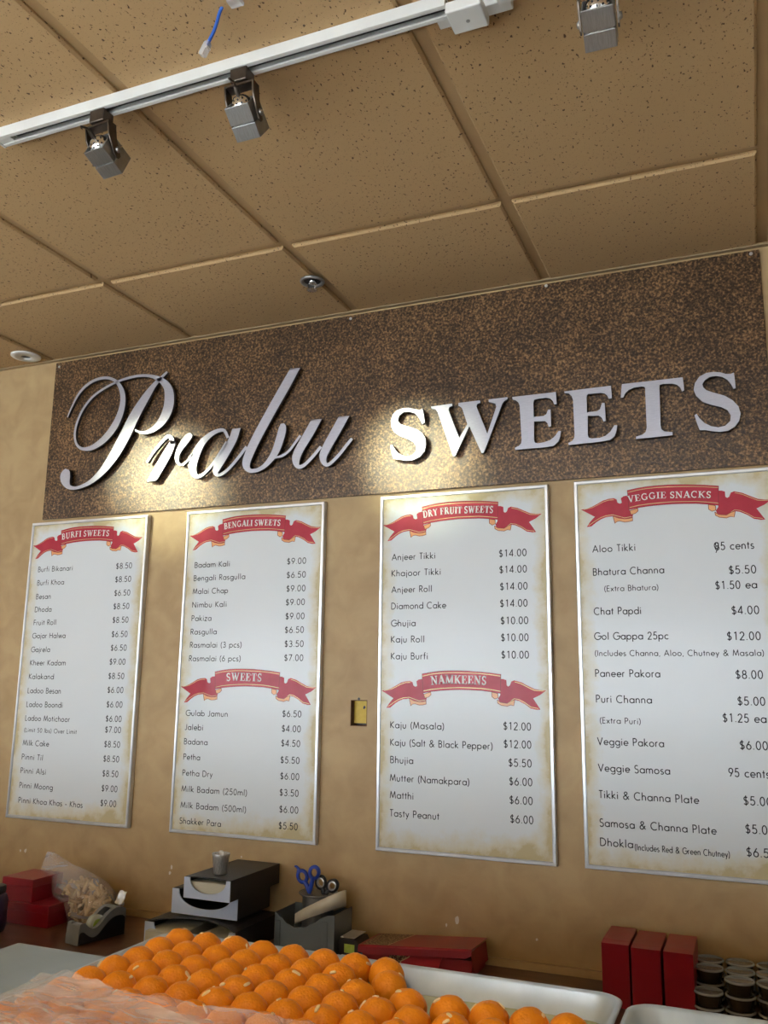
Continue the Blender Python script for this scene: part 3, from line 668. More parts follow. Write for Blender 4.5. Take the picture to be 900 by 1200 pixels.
rows2 = [(n, a, c, y, p, e-62, (e, q)) for n, a, c, y, p, e, q in [
 ('Badam Kali',104,217,252,'$9.00',461,237),('Bengali Rasgulla',101,266,294,'$6.50',460,281),('Malai Chap',98,211,336,'$9.00',459,325),('Nimbu Kali',96,207,379,'$9.00',457,369),
 ('Pakiza',94,158,422,'$9.00',456,414),('Rasgulla',91,175,465,'$6.50',454,458),('Rasmalai (3 pcs)',89,255,507,'$3.50',453,503),('Rasmalai (6 pcs)',86,252,550,'$7.00',452,548),
 ('Gulab Jamun',76,211,724,'$6.50',446,728),('Jalebi',73,132,769,'$4.00',444,776),('Badana',70,146,815,'$4.50',442,823),('Petha',68,122,864,'$5.50',440,877),
 ('Petha Dry',65,162,915,'$6.00',439,929),('Milk Badam (250ml)',62,273,966,'$3.50',437,982),('Milk Badam (500ml)',59,270,1018,'$6.00',436,1036),('Shakker Para',56,189,1068,'$5.50',434,1089)]]
rows3 = [(n, a, c, y, p, e-(82 if len(p) > 5 else 69), (e, q)) for n, a, c, y, p, e, q in [
 ('Anjeer Tikki',98,226,258,'$14.00',493,243),('Khajoor Tikki',97,242,305,'$14.00',494,291),('Anjeer Roll',97,216,353,'$14.00',496,341),('Diamond Cake',96,257,401,'$14.00',496,391),
 ('Ghujia',96,168,451,'$10.00',498,442),('Kaju Roll',95,194,498,'$10.00',499,492),('Kaju Burfi',95,204,547,'$10.00',500,543),
 ('Kaju (Masala)',93,252,748,'$12.00',506,754),('Kaju (Salt & Black Pepper)',93,394,799,'$12.00',507,807),('Bhujia',93,161,850,'$5.50',508,862),
 ('Mutter (Namakpara)',92,326,903,'$6.00',510,917),('Matthi',92,162,953,'$6.00',511,972),('Tasty Peanut',92,237,1006,'$6.00',513,1028)]]
rows4 = [(n, a, c, y, p, s, (e, q)) for n, a, c, y, p, s, e, q in [
 ('Aloo Tikki',100,215,257,'85 cents',424,529,245),('Bhatura Channa',101,291,318,'$5.50',461,535,310),('(Extra Bhatura)',131,276,362,'$1.50 ea',425,537,350),
 ('Chat Papdi',104,230,422,'$4.00',468,543,418),('Gol Gappa 25pc',105,302,488,'$12.00',456,547,487),('(Includes Channa, Aloo, Chutney & Masala)',106,556,533,'',0,0,0),
 ('Paneer Pakora',107,280,586,'$8.00',479,553,590),('Puri Channa',109,258,654,'$5.00',484,559,661),('(Extra Puri)',119,229,711,'$1.25 ea',445,562,707),
 ('Veggie Pakora',113,290,766,'$6.00',490,566,779),('Veggie Samosa',115,306,836,'95 cents',461,571,854),('Tikki & Channa Plate',117,382,907,'$5.00',500,577,928),
 ('Samosa & Channa Plate',119,428,982,'$5.00',505,583,1004),('Dhokla',120,208,1033,'$6.50',508,588,1066),('(Includes Red & Green Chutney)',212,464,1047,'',0,0,0)]]
c3 = 3.75
board(-1.784, 2.103, (2.86, 0, 580), 'Burfi Sweets menu board, leftmost of the four framed boards', rows1, [((38.9, 639.5), (167.3, 629.3), 'BURFI SWEETS', .270, .705, .044)], .0172)
board(-1.127, 2.103, (2.729, 190, 570), 'Bengali Sweets menu board with a second ribbon reading SWEETS', rows2,
      [((222.2, 627.9), (376.1, 617.6), 'BENGALI SWEETS', .275, .705, .041), ((212, 804.5), (370.7, 805.6), 'SWEETS', .350, .612, .050)], .0168)
board(-.441, 2.104, (2.5, 420, 550), 'Dry Fruit Sweets and Namkeens menu board, beside the yellow electrical box', rows3,
      [((448.8, 615.5), (634.7, 602.1), 'DRY FRUIT SWEETS', .268, .710, .043), ((447.2, 809.2), (640, 809.2), 'NAMKEENS', .318, .655, .050)], .0178)
bt = board(.1315, 2.106, (2.264, 650, 530), 'Veggie Snacks menu board, rightmost and cut by the picture edge', rows4,
      [((680.8, 597.3), (904, 585.5), 'VEGGIE SNACKS', .262, .702, .037)], .0182)
mb = MB(); p = at(650+430/2.264, 530+252/2.264, 1, YF)
sans(mb, '9', p.x-.007, p.x+.006, p.z-.014, .026, YF-.0007, .09); face_front(mb.build('overwritten_digit', M['ink'], bt, recalc=False))

# ------------------------------------------------------------------ electrical box in its cut-out
t = thing('electrical_box', 'open yellow electrical box in a ragged hole between two menu boards', 'electrical box', (-.506, .02, HZ0))
b = MB(); e = .0004
b.box(HX0+e, HX0+.0025, .001, .05, HZ0+e, HZ1-e); b.box(HX0+.0025, HX1-e, .001, .05, HZ1-.0025, HZ1-e); b.box(HX0+.0025, HX1-e, .001, .05, HZ0+e, HZ0+.0025); b.box(HX1-.0025, HX1-e, .001, .05, HZ0+.0025, HZ1-.0025)
b.build('box_side', M['hole'], t)
b = MB(); b.box(HX0+.004, HX1-.0026, .018, .024, HZ0+.008, HZ1-.0026); b.build('box_plate', M['yellow'], t)
b = MB(); b.box(HX0+.0026, HX1-.0026, .040, .046, HZ0+.0026, HZ1-.0026); b.build('box_back', M['black'], t)
p = at(427, 829, 1, .0178); b = MB()
b.poly_y([(p.x+.0045*random.uniform(.6, 1.1)*math.cos(i*PI/5), p.z+.0052*random.uniform(.6, 1.1)*math.sin(i*PI/5)) for i in range(10)], .0178, .0179); b.build('screw_hole', M['black'], t)
p = at(420.5, 819, 1, -.0008); b = MB()
b.poly_y([(p.x+.004*math.cos(i*PI/5), p.z+.004*math.sin(i*PI/5)) for i in range(10)], -.0006, -.0003); b.build('screw_notch', M['black'], t)

# ------------------------------------------------------------------ track lighting
TY0, TY1, TZ0, TZ1 = -1.138, -1.104, 2.690, 2.7140
tx0 = at(-3, 165, 2, TZ0).x
t = thing('light_track', 'white lighting track fixed under the tan tiled ceiling', 'lighting track', (-.4, -1.12, TZ0))
b = MB(); wv = .0095
b.box(tx0, .14, TY0, TY0+wv, TZ0, TZ1); b.box(tx0, .14, TY1-wv, TY1, TZ0, TZ1); b.box(tx0, .14, TY0+wv, TY1-wv, TZ1-.006, TZ1); b.box(.225, .9, TY0, TY1, TZ0, TZ1)
b.build('rail', M['track'], t, .001)
MB().box(tx0+.04, .14, TY0+wv+.0005, TY1-wv-.0005, TZ0+.010, TZ0+.017).build('groove', M['slot'], t)
b = MB(); b.box(tx0+.03, .14, TY1-wv-.0022, TY1-wv-.0002, TZ0+.001, TZ0+.009); b.box(tx0+.03, .14, TY0+wv+.0002, TY0+wv+.0014, TZ0+.002, TZ0+.009); b.build('conductor_lip', M['alu'], t)
b = MB(); b.box(tx0-.006, tx0-.0002, TY0-.001, TY1+.001, TZ0-.001, TZ1); b.box(tx0, tx0+.035, TY0+wv, TY1-wv, TZ0+.0005, TZ0+.012); b.build('end_cap', M['track'], t, .001)
cn = thing('track_feed', 'white power feed box clipped over the lighting track', 'track connector', (.18, -1.11, TZ0))
b = MB(); b.box(.142, .205, TY0-.006, TY1+.016, TZ0-.022, TZ0-.0006); b.build('cover', M['track'], cn, .003)
b = MB(); b.box(.112, .245, TY1+.0006, TY1+.026, TZ0+.006, TZ1-.0005); b.build('canopy_plate', M['track'], cn, .002)
b = MB(); b.lathe(.174, (TY0+TY1)/2+.008, [(.0035, TZ0-.0228), (.0035, TZ0-.0215)], 12, True, True); b.build('screw', M['nickel'], cn)
def head(hx, label, tilt, yaw):
    y = (TY0+TY1)/2; t = thing('track_spotlight', label, 'spotlight', (hx, y, TZ0), 'spotlights on the ceiling track')
    b = MB(); b.box(hx-.018, hx+.018, y-.015, y+.015, TZ0-.028, TZ0-.0004); b.build('adapter', M['bronze'], t, .002)
    piv = Vector((hx, y+.014, TZ0-.080)); zt = TZ0-.0285
    RZ = Matrix.Rotation(yaw, 3, 'Z'); c0 = Vector((hx, y, zt))
    hw = .0255; aw = .0315
    # yoke: a wide U of flat bar from the adapter to the two pivots
    lean = .020
    b = MB()
    for s in (-1, 1):
        xa, xb = s*aw, s*(aw-.003)
        vs = []
        for z, yy, hw2 in ((zt-.006, 0, .011), (zt-.03, .004, .011), (piv.z-.010, lean, .009), (piv.z-.016, lean+.001, .005)):
            vs.append([(hx+xa, y+yy-hw2, z), (hx+xb, y+yy-hw2, z), (hx+xb, y+yy+hw2, z), (hx+xa, y+yy+hw2, z)])
        b.loops(vs, True, True, True, smooth=False)
    b.box(hx-aw, hx+aw, y-.011, y+.011, zt-.0065, zt-.002); b.box(hx-.006, hx+.006, y-.006, y+.006, zt-.002, zt)
    b.build('yoke', M['bronze'], t, rot=RZ, pivot=c0)
    for s in (-1, 1):
        b = MB(); L = [[(hx+s*(aw+d), y+lean+r*math.cos(a*PI/6), piv.z+r*math.sin(a*PI/6)) for a in range(12)] for r, d in ((.0065, -.001), (.0065, .002), (.004, .0045))]
        b.loops(L, True, True, True); b.build('pivot_screw', M['nickel'], t, rot=RZ, pivot=c0)
    # square shade along local -z, then tilted forwards
    pc = RZ @ (Vector((hx, y+lean, piv.z))-c0)+c0
    RX = RZ @ Matrix.Rotation(tilt, 3, 'X')
    P = lambda x, yy, z: pc+Vector((x, yy, z))
    def sq(r, z): return [P(-r, -r, z), P(r, -r, z), P(r, r, z), P(-r, r, z)]
    b = MB(); top, bot, g0, g1 = .0265, -.037, -.0065, -.009
    b.loops([sq(hw-.003, top), sq(hw, top), sq(hw, g0), sq(hw-.003, g0), sq(hw-.003, top)], smooth=False)
    b.loops([sq(hw-.003, g1), sq(hw, g1), sq(hw, bot), sq(hw-.003, bot), sq(hw-.003, g1)], smooth=False)
    b.loops([sq(hw-.0032, g0+.002), sq(hw-.0032, g1-.002)], smooth=False)
    for s in (-1, 1): b.box(pc.x-.002, pc.x+.002, pc.y+s*(hw-.0015)-.0012, pc.y+s*(hw-.0015)+.0012, pc.z+g1-.0002, pc.z+g0+.0002)
    b.build('shade', M['nickel'], t, .0008, rot=RX, pivot=pc)
    b = MB(); L = []
    for r, z in ((.0222, -.005), (.0222, .016), (.0210, .024), (.0173, .031), (.0103, .0365), (.004, .0382)):
        L.append([P(r*math.cos(j*PI/12), r*math.sin(j*PI/12), z) for j in range(24)])
    b.loops(L, True, False, True)
    rf = b.build('reflector_bulb', M['chrome'], t, rot=RX, pivot=pc)
    b = MB()
    for r, z, n in ((.0214, .0215, 14), (.0192, .0280, 12), (.0140, .0340, 9)):
        for j in range(n):
            a = 2*PI*(j+.5*(n % 3))/n; q = P(r*math.cos(a), r*math.sin(a), z); u = Vector((-math.sin(a), math.cos(a), 0)); nn = Vector((math.cos(a)*.8, math.sin(a)*.8, .6)); w2 = nn.cross(u)
            b.add([q+nn*.0008+(u*math.cos(k*PI/3)+w2*math.sin(k*PI/3))*.0019 for k in range(6)], [tuple(range(6))])
    b.build('vent_hole', M['black'], rf, rot=RX, pivot=pc, recalc=False)
    b = MB(); b.lathe(pc.x, pc.y, [(.0045, pc.z+.038), (.005, pc.z+.046), (.0035, pc.z+.054)], 10, True, True); b.tube([P(0, 0, .05), P(.003, -.004, .062), P(0, -.012, .072)], .0025, 6)
    b.build('lamp_cable', M['bronze'], t, rot=RX, pivot=pc)
head(at(118, 138, 2, TZ0-.012).x, 'square nickel track spotlight nearest the left end of the track', 1.16, -.07)
head(at(283, 90, 2, TZ0-.012).x, 'square nickel track spotlight below the hanging blue cable', .90, .0)
head(at(697, -38, 2, TZ0-.012).x, 'square nickel track spotlight at the top edge, right of the feed box', .98, .04)

# ------------------------------------------------------------------ small things on the ceiling
t = thing('network_cable', 'blue network cable with clear plug dangling from the ceiling', 'cable', (-.225, -1.25, 2.62))
yc = -1.25
pts = [at(px, py, 1, yc) for px, py in [(268, -8), (262, 4), (257, 16), (254, 27), (250, 38), (245, 48), (243, 54)]]
pts = [Vector((pts[0].x+.01, yc, ZC+.01))]+[Vector(p) for p in spline([tuple(p) for p in pts[1:]], 4)]
b = MB(); b.tube(pts, .0031, 10); b.build('cable_sheath', M['cable'], t)
q0 = at(243.5, 51, 1, yc); q1 = at(237, 65, 1, yc); d = (q1-q0).normalized()
b = MB(); s_ = Vector((0, 1, 0)); n_ = d.cross(s_)
L = [[q0+d*k+s_*(a*w)+n_*(c*h) for a, c in ((-1, -1), (1, -1), (1, 1), (-1, 1))] for k, w, h in ((-.004, .003, .003), (0, .0055, .0045), (.012, .006, .005), (.022, .006, .005), (.024, .005, .004))]
b.loops(L, True, True, True, smooth=False); pl = b.build('plug', M['clear'], t)
b = MB(); k0 = q0+d*.006
b.loops([[k0+d*k+s_*(a*.0058)+n_*(.0056+c*.0006) for a, c in ((-1, -1), (1, -1), (1, 1), (-1, 1))] for k in (0, .004)], True, True, True, smooth=False); b.build('plug_clip', M['plate'], t)
p = at(277, 3, 2, ZC-.004)
b = MB(); b.box(p.x-.014, p.x+.012, p.y-.012, p.y+.008, ZC-.008, ZC-.0004); tag(b.build('cable_clip', M['clear'], None, .002), 'clear plastic clip on the ceiling beside the blue cable', 'clip')

p = at(366, 329, 2, ZC)
t = thing('fire_sprinkler', 'chrome fire sprinkler in the ceiling above the sign', 'sprinkler', (p.x, p.y, ZC-.03))
b = MB(); b.lathe(p.x, p.y, [(.036, ZC-.0006), (.0365, ZC-.004), (.034, ZC-.007), (.028, ZC-.0065), (.026, ZC-.003), (.025, ZC-.0006)], 32); b.build('escutcheon', M['nickel'], t)
b = MB(); b.lathe(p.x, p.y, [(.0248, ZC-.0005), (.0248, ZC-.0015)], 24, True, True); b.build('cup', M['black'], t)
b = MB()
for s in (-1, 1): b.tube([(p.x+s*.009, p.y, ZC-.0016), (p.x+s*.014, p.y, ZC-.012), (p.x+s*.011, p.y, ZC-.022), (p.x, p.y, ZC-.028)], .0026, 8)
b.lathe(p.x, p.y, [(.010, ZC-.0016), (.009, ZC-.009), (.004, ZC-.010)], 12, True, True); b.build('sprinkler_frame', M['chrome'], t)
b = MB(); n = 12; L = []
for z in (ZC-.0285, ZC-.030): L.append([(p.x+(.017 if j % 2 else .012)*math.cos(2*PI*j/n/2), p.y+(.017 if j % 2 else .012)*math.sin(2*PI*j/n/2), z) for j in range(2*n)])
b.loops(L, True, True, True, smooth=False); b.build('deflector', M['chrome'], t)
p = at(30.5, 417, 2, ZC)
t = thing('ceiling_downlight', 'small round white ceiling fixture with dark centre near the left edge', 'ceiling light', (p.x, p.y, ZC-.006))
b = MB(); b.lathe(p.x, p.y, [(.052, ZC-.0005), (.052, ZC-.004), (.049, ZC-.006), (.020, ZC-.0075), (.018, ZC-.004), (.018, ZC-.0005)], 32); b.build('trim_ring', M['plate'], t)
b = MB(); b.lathe(p.x, p.y, [(.0178, ZC-.0006), (.0178, ZC-.002)], 20, True, True); b.build('aperture', M['black'], t)

# ------------------------------------------------------------------ things on the back counter, left to right
ZP = ZK+.0003
p = at(-14, 1060, 1, -.33)
t = thing('jar', 'dark purple jar cut by the left edge of the picture', 'jar', (p.x-.02, -.33, ZP))
jx = at(4, 1057, 1, -.33).x-.045
b = MB(); b.lathe(jx, -.33, [(.030, ZP), (.040, ZP+.004), (.045, ZP+.02), (.045, ZP+.085), (.040, ZP+.10), (.034, ZP+.105)], 32, True, True); b.build('jar_body', M['purple'], t)
b = MB(); b.lathe(jx, -.33, [(.036, ZP+.1055), (.037, ZP+.107), (.037, ZP+.122), (.034, ZP+.125)], 32, True, True); b.build('jar_lid', M['black'], t)
def carton(name, label, x0, x1, y0, y1, z0, z1, grp):
    t = thing(name, label, 'box', ((x0+x1)/2, (y0+y1)/2, z0), grp)
    MB().box(x0, x1, y0, y1, z0, z1-.012).build('box_base', M['rbox'], t, .001)
    MB().box(x0-.0015, x1+.0015, y0-.0015, y1+.0015, z1-.0225, z1).build('box_lid', M['rbox'], t, .0015)
carton('cardboard_box', 'red cardboard box at the bottom of the stack by the snack bag', -1.60, -1.376, -.23, -.07, ZP, .912, 'red boxes stacked at the left')
p0 = at(4, 1028, 1, -.222); p1 = at(39, 1031, 1, -.222)
carton('cardboard_box', 'smaller red cardboard box on top of the stack by the snack bag', p0.x, p1.x, -.222, -.10, .9123, p1.z, 'red boxes stacked at the left')

# bag of snack sticks leaning on the boxes
yb = -.13
def bp(px, py, y=yb): return at(px, py, 1, y)
t = thing('snack_bag', 'clear plastic bag of pale fried snack sticks leaning on the red boxes', 'bag', tuple(bp(100, 1088)))
ctr = bp(101, 1056, -.13); ax = (bp(62, 1035, -.13)-bp(122, 1074, -.13)).normalized(); bx = Vector((0, 1, 0)); cx_ = ax.cross(bx).normalized()
# snack pile volume: rounded pillow, axis ax (towards bag mouth), half sizes
hx_, hy_, hz_ = .098, .052, .074
b = MB()
for i in range(170):
    b.k = random.choice((0, 0, 1))
    while True:
        u = [random.uniform(-1, 1) for _ in range(3)]
        if .45 < sum(q*q for q in u) < .95: break
    q = ctr+ax*(u[0]*hx_*.86)+bx*(u[1]*hy_*.8)+cx_*(u[2]*hz_*.86)
    nu = (ax*u[0]+bx*u[1]*1.4+cx_*u[2]).normalized(); d = Vector([random.gauss(0, 1) for _ in range(3)]); d = (d-nu*d.dot(nu)*.9).normalized()*random.uniform(.017, .027)
    e2 = d.cross(bx).normalized()*random.uniform(-.004, .004)
    if q.z-abs(d.z) < ZP+.006: q.z = ZP+.007+abs(d.z)
    if q.z < .93: q.x = max(q.x, -1.35)
    b.tube([q-d, q+e2, q+d], [.0046, .0058, .0044], 7)
sn = b.build('snack_stick', [M['snack'], M['snack2']], t); sn['kind'] = 'stuff'
b = MB(); L = []
for k, sx, sy in ((-1.02, .25, .3), (-.95, .62, .62), (-.7, .9, .9), (-.3, 1.03, 1.03), (.2, 1.04, 1.0), (.6, 1.0, .86), (.95, .96, .62), (1.35, .95, .35), (1.75, .93, .16), (2.0, .86, .06)):
    ring_ = []
    for j in range(36):
        a = 2*PI*j/36; w_ = 1+.05*noise.noise(Vector((k*2.5, math.cos(a)*2, math.sin(a)*2)))
        q = ctr+ax*(k*hx_)+bx*(math.sin(a)*hy_*sy*w_)+cx_*(math.cos(a)*hz_*sx*w_)
        if k > 1: q += cx_*(.004*math.sin(7*a+k*5))
        q.z = max(q.z, ZP+.0008); q.y = min(q.y, -.02)
        if q.z < .9135: q.x = max(q.x, -1.3735)
        elif q.z < p1.z+.002: q.x = max(q.x, p1.x+.003)
        ring_.append(q)
    L.append(ring_)
b.loops(L, True, True, False); b.build('bag_film', M['bag'], t)

# tape dispenser: side profile swept along its width, pointing away from the camera
A0, A1 = Vector((*at(92, 1110, 2, ZP).xy, ZP)), Vector((*at(146, 1096, 2, ZP).xy, ZP))
ang = math.atan2(A1.y-A0.y, A1.x-A0.x)
ln = (A1-A0).length
t = thing('tape_dispenser', 'grey and black desk tape dispenser in front of the snack bag', 'tape dispenser', tuple((A0+A1)/2))
R3 = Matrix.Rotation(ang, 3, 'Z')
def td(u, v, z): return A0+R3 @ Vector((u*ln, v, 0))+Vector((0, 0, z))
prof = [(-.02, .003), (.0, .052), (.10, .055), (.16, .048), (.28, .038), (.40, .042), (.52, .058), (.64, .072), (.76, .079), (.88, .079), (.97, .074), (1.0, .062), (1.0, .004)]
wd = .056
b = MB(); sp = spline(prof, 4)
# lower black base follows below the grey saddle
base = [(u, max(.003, z-.016)) for u, z in sp]
for v0, v1 in ((0.003, wd-.003),):
    n = len(base); l0 = [td(u, v0, z) for u, z in base]; l1 = [td(u, v1, z) for u, z in base]
    b.add(l0+l1, [(i, i+1, n+i+1, n+i) for i in range(n-1)]+[(n-1, 0, n, 2*n-1)])
    b.add(l0, [tuple(range(n))]); b.add(l1, [tuple(reversed(range(n)))])
b.build('weighted_base', M['black'], t, tri=True)
b = MB()
for v0, v1 in ((0, .014), (wd-.014, wd)):
    n = len(sp); a = [td(u, v0, z) for u, z in sp]; c = [td(u, v1, z) for u, z in sp]; a2 = [td(u, v0, max(.002, z-.022)) for u, z in sp]; c2 = [td(u, v1, max(.002, z-.022)) for u, z in sp]
    b.loops([[a[i], c[i], c2[i], a2[i]] for i in range(n)], True, True, True, smooth=False)
b.loops([[td(-.02, 0, .002), td(-.02, wd, .002)], [td(-.025, 0, .02), td(-.025, wd, .02)], [td(0, 0, .052), td(0, wd, .052)], [td(.12, 0, .054), td(.12, wd, .054)], [td(.16, .014, .048), td(.16, wd-.014, .048)], [td(.12, .014, .03), td(.12, wd-.014, .03)], [td(0, 0, .003), td(0, wd, .003)]], False, smooth=False)
b.loops([[td(u, .013, z-.001), td(u, wd-.013, z-.001)] for u, z in sp if u > .72], False)
b.build('saddle', M['tgrey'], t, .001, recalc=True)
cw = td(.47, wd/2, .040)
axs = R3 @ Vector((0, 1, 0)); fw_ = R3 @ Vector((1, 0, 0))
def wheel(r0, r1, hw):
    b = MB(); L = []
    for r, v in ((r0, -hw), (r1, -hw), (r1, hw), (r0, hw), (r0, -hw)):
        L.append([cw+axs*v+fw_*(r*math.cos(a*PI/14))+Vector((0, 0, r*math.sin(a*PI/14))) for a in range(28)])
    return b.loops(L)
wheel(.015, .0255, .0095).build('tape_roll', M['tape'], t); wheel(.006, .0148, .0105).build('tape_core', M['green'], t)
b = MB(); b.loops([[td(u, v, z+.0015*math.sin(u*60+v*200)) for v in (.012, .022, .034, .044)] for u, z in ((.94, .080), (1.0, .092), (1.03, .104), (1.06, .112), (1.12, .110))], False, smooth=False)
b.build('tape_tail', M['foil'], t, recalc=False)
b = MB(); b.loops([[td(.97, v, .0785), td(1.01, v, .084+.003*(k % 2)), td(1.0, v, .076)] for k, v in enumerate([.012+.0032*i for i in range(11)])], True, True, True, smooth=False); b.build('cutter', M['alu'], t)

# stack of slotted paper trays
def paper_tray(label, x0, x1, y0, y1, z0, z1, dip, scoop, bow, papers):
    t = thing('paper_tray', label, 'tray', ((x0+x1)/2, (y0+y1)/2, z0), 'black paper trays stacked by the wall')
    w = .003; b = MB(); n = 14
    b.box(x0, x1, y0+.004, y1, z0, z0+w); b.box(x0, x0+w, y0+.004, y1, z0+w, z1); b.box(x1-w, x1, y0+.004, y1, z0+w, z1); b.box(x0+w, x1-w, y1-w, y1, z0+w, z1)
    tp = lambda k: z1+bow*(1-(2*k/n-1)**2)
    L = []
    for k in range(n+1):
        x = x0+(x1-x0)*k/n; f = 1-(2*k/n-1)**2; yf = y0+.004+dip*f
        L.append([(x, yf, tp(k)), (x, y1, z1+bow*f*.2), (x, y1, z1+bow*f*.2+w), (x, yf, tp(k)+w)])
    b.loops(L, True, True, True, smooth=False)
    b.build('tray_body', M['trayb'], t)
    b = MB(); a0, a1 = scoop; h = z1-z0; pts = [(x0-.001, z0), (x1+.001, z0), (x1+.001, z1+.002)]
    xm, hwid = x0+(x1-x0)*(a0+a1)/2, (x1-x0)*(a1-a0)/2
    pts += [(xm+hwid*math.cos(i*PI/18), z1+.002-h*.74*math.sin(i*PI/18)**.8) for i in range(19)] + [(x0-.001, z1+.002)]
    b.poly_y(pts, y0, y0+.0035); b.build('scooped_front', M['trayf'], t, tri=True)
    for (px0, px1, py0, py1, pz0, pz1, r) in papers:
        c = Vector(((px0+px1)/2, (py0+py1)/2, pz0)); MB().box(px0, px1, py0, py1, pz0, pz1).build('paper_stack', M['paper'], t, rot=Matrix.Rotation(r, 3, 'Z'), pivot=c)
    return t
paper_tray('widest black paper tray at the bottom of the stack', -1.020, -.737, -.25, -.015, ZP, .912, .035, (.10, .94), .012,
           [(-1.012, -.90, -.268, -.03, ZP+.012, .898, .10), (-.86, -.752, -.262, -.03, ZP+.010, .892, -.06)])
paper_tray('middle black paper tray in the stack, with an empty scooped front', -.977, -.768, -.192, -.015, .9285, .990, .02, (.10, .92), .0, [])
z0 = .9935; yt = -.150
pa, pb = at(217, 1051, 2, z0), at(266.4, 1059, 2, z0)
ptop = at(267.3, 1035, 1, pb.y)
paper_tray('smallest black paper tray, topmost of the stack, filled with slips', pa.x, pb.x, (pa.y+pb.y)/2, -.012, z0, ptop.z, .012, (.12, .92), .0,
           [(pa.x+.008, pb.x-.006, (pa.y+pb.y)/2+.012, -.03, z0+.0035, ptop.z-.010, 0)])
c = at(258, 1024, 2, ptop.z+.0035)
t = thing('steel_cup', 'small flared steel cup holding white scraps, on the topmost tray', 'cup', (c.x, c.y, ptop.z+.0035))
zb = ptop.z+.0034
b = MB(); b.lathe(c.x, c.y, [(.002, zb), (.0165, zb), (.018, zb+.004), (.0225, zb+.044), (.0245, zb+.052), (.0238, zb+.0535), (.0215, zb+.05), (.017, zb+.005), (.002, zb+.003)], 28, True, True); b.build('cup_body', M['steel'], t)
for k in (-1, 1):
    b = MB(); n = 8
    b.lathe(c.x+.007*k+.003, c.y-.006*k, [(.001, zb+.046), (.006, zb+.047), (.0075, zb+.053), (.005, zb+.058), (.001, zb+.059)], 10, True, True)
    o = tag(b.build('paper_scrap', M['plate']), 'white scrap in the steel cup, on the %s' % ('left' if k < 0 else 'right'), 'scrap', 'white scraps in the cup')

# smoky holder with canister, scissors and cream roll
hx0, hx1, hy0, hy1 = -.690, -.511, -.122, -.010
t = thing('acrylic_holder', 'smoky grey acrylic desk holder around the steel canister', 'holder', ((hx0+hx1)/2, -.066, ZP))
def wavy(x):
    u = (x-hx0)/(hx1-hx0)
    P = [(0, .945), (.10, .933), (.22, .918), (.34, .911), (.5, .914), (.66, .928), (.80, .944), (.9, .951), (1, .953)]
    for i in range(len(P)-1):
        if u <= P[i+1][0]+1e-6: k = (u-P[i][0])/(P[i+1][0]-P[i][0]); k = k*k*(3-2*k); return P[i][1]+(P[i+1][1]-P[i][1])*k
b = MB(); xs = [hx0+(hx1-hx0)*i/24 for i in range(25)]
b.poly_y([(hx0, ZP), (hx1, ZP)]+[(x, wavy(x)) for x in reversed(xs)], hy0, hy0+.003)
b.build('front_panel', M['smoke'], t, tri=True)
b = MB(); b.box(hx0, hx0+.003, hy0+.003, hy1, ZP, .945); b.box(hx1-.003, hx1, hy0+.003, hy1, ZP, .953); b.box(hx0+.003, hx1-.003, hy1-.003, hy1, ZP, .948); b.box(hx0+.003, hx1-.003, hy0+.003, hy1-.003, ZP, ZP+.004)
b.build('holder_body', M['smoke'], t)
for xa, xb, zz in ((hx0+.001, hx0+.019, .926), (hx1-.036, hx1-.018, .936)): MB().box(xa, xb, hy0-.004, hy0-.0004, ZP, zz).build('front_rib', M['smoke'], t, .002)
ccx, ccy = -.588, -.066
zr = at(374.6, 1046, 1, ccy).z
t = thing('steel_canister', 'round steel canister with a perforated flared top, standing in the holder', 'canister', (ccx, ccy, ZP+.005))
b = MB(); b.lathe(ccx, ccy, [(.040, ZP+.0045), (.043, ZP+.007), (.043, zr-.012), (.044, zr-.006)], 36, True); b.build('canister_body', M['dsteel'], t)
b = MB(); b.lathe(ccx, ccy, [(.044, zr-.0058), (.050, zr-.004), (.054, zr), (.053, zr+.0015), (.046, zr-.001), (.020, zr-.0035), (.001, zr-.004)], 40); lidc = b.build('perforated_top', M['dsteel'], t)
b = MB()
for r, n in ((.051, 30), (.046, 26), (.041, 22), (.035, 18), (.029, 15)):
    for j in range(n):
        a = 2*PI*j/n+r*30; zz = zr+.0019 if r > .05 else zr-.0026+(r-.02)/.026*.0025+.0008
        b.add([(ccx+r*math.cos(a)+.0014*math.cos(k*PI/3), ccy+r*math.sin(a)+.0014*math.sin(k*PI/3), zz) for k in range(6)], [tuple(range(6))])
b.build('perforation', M['black'], lidc, recalc=False)
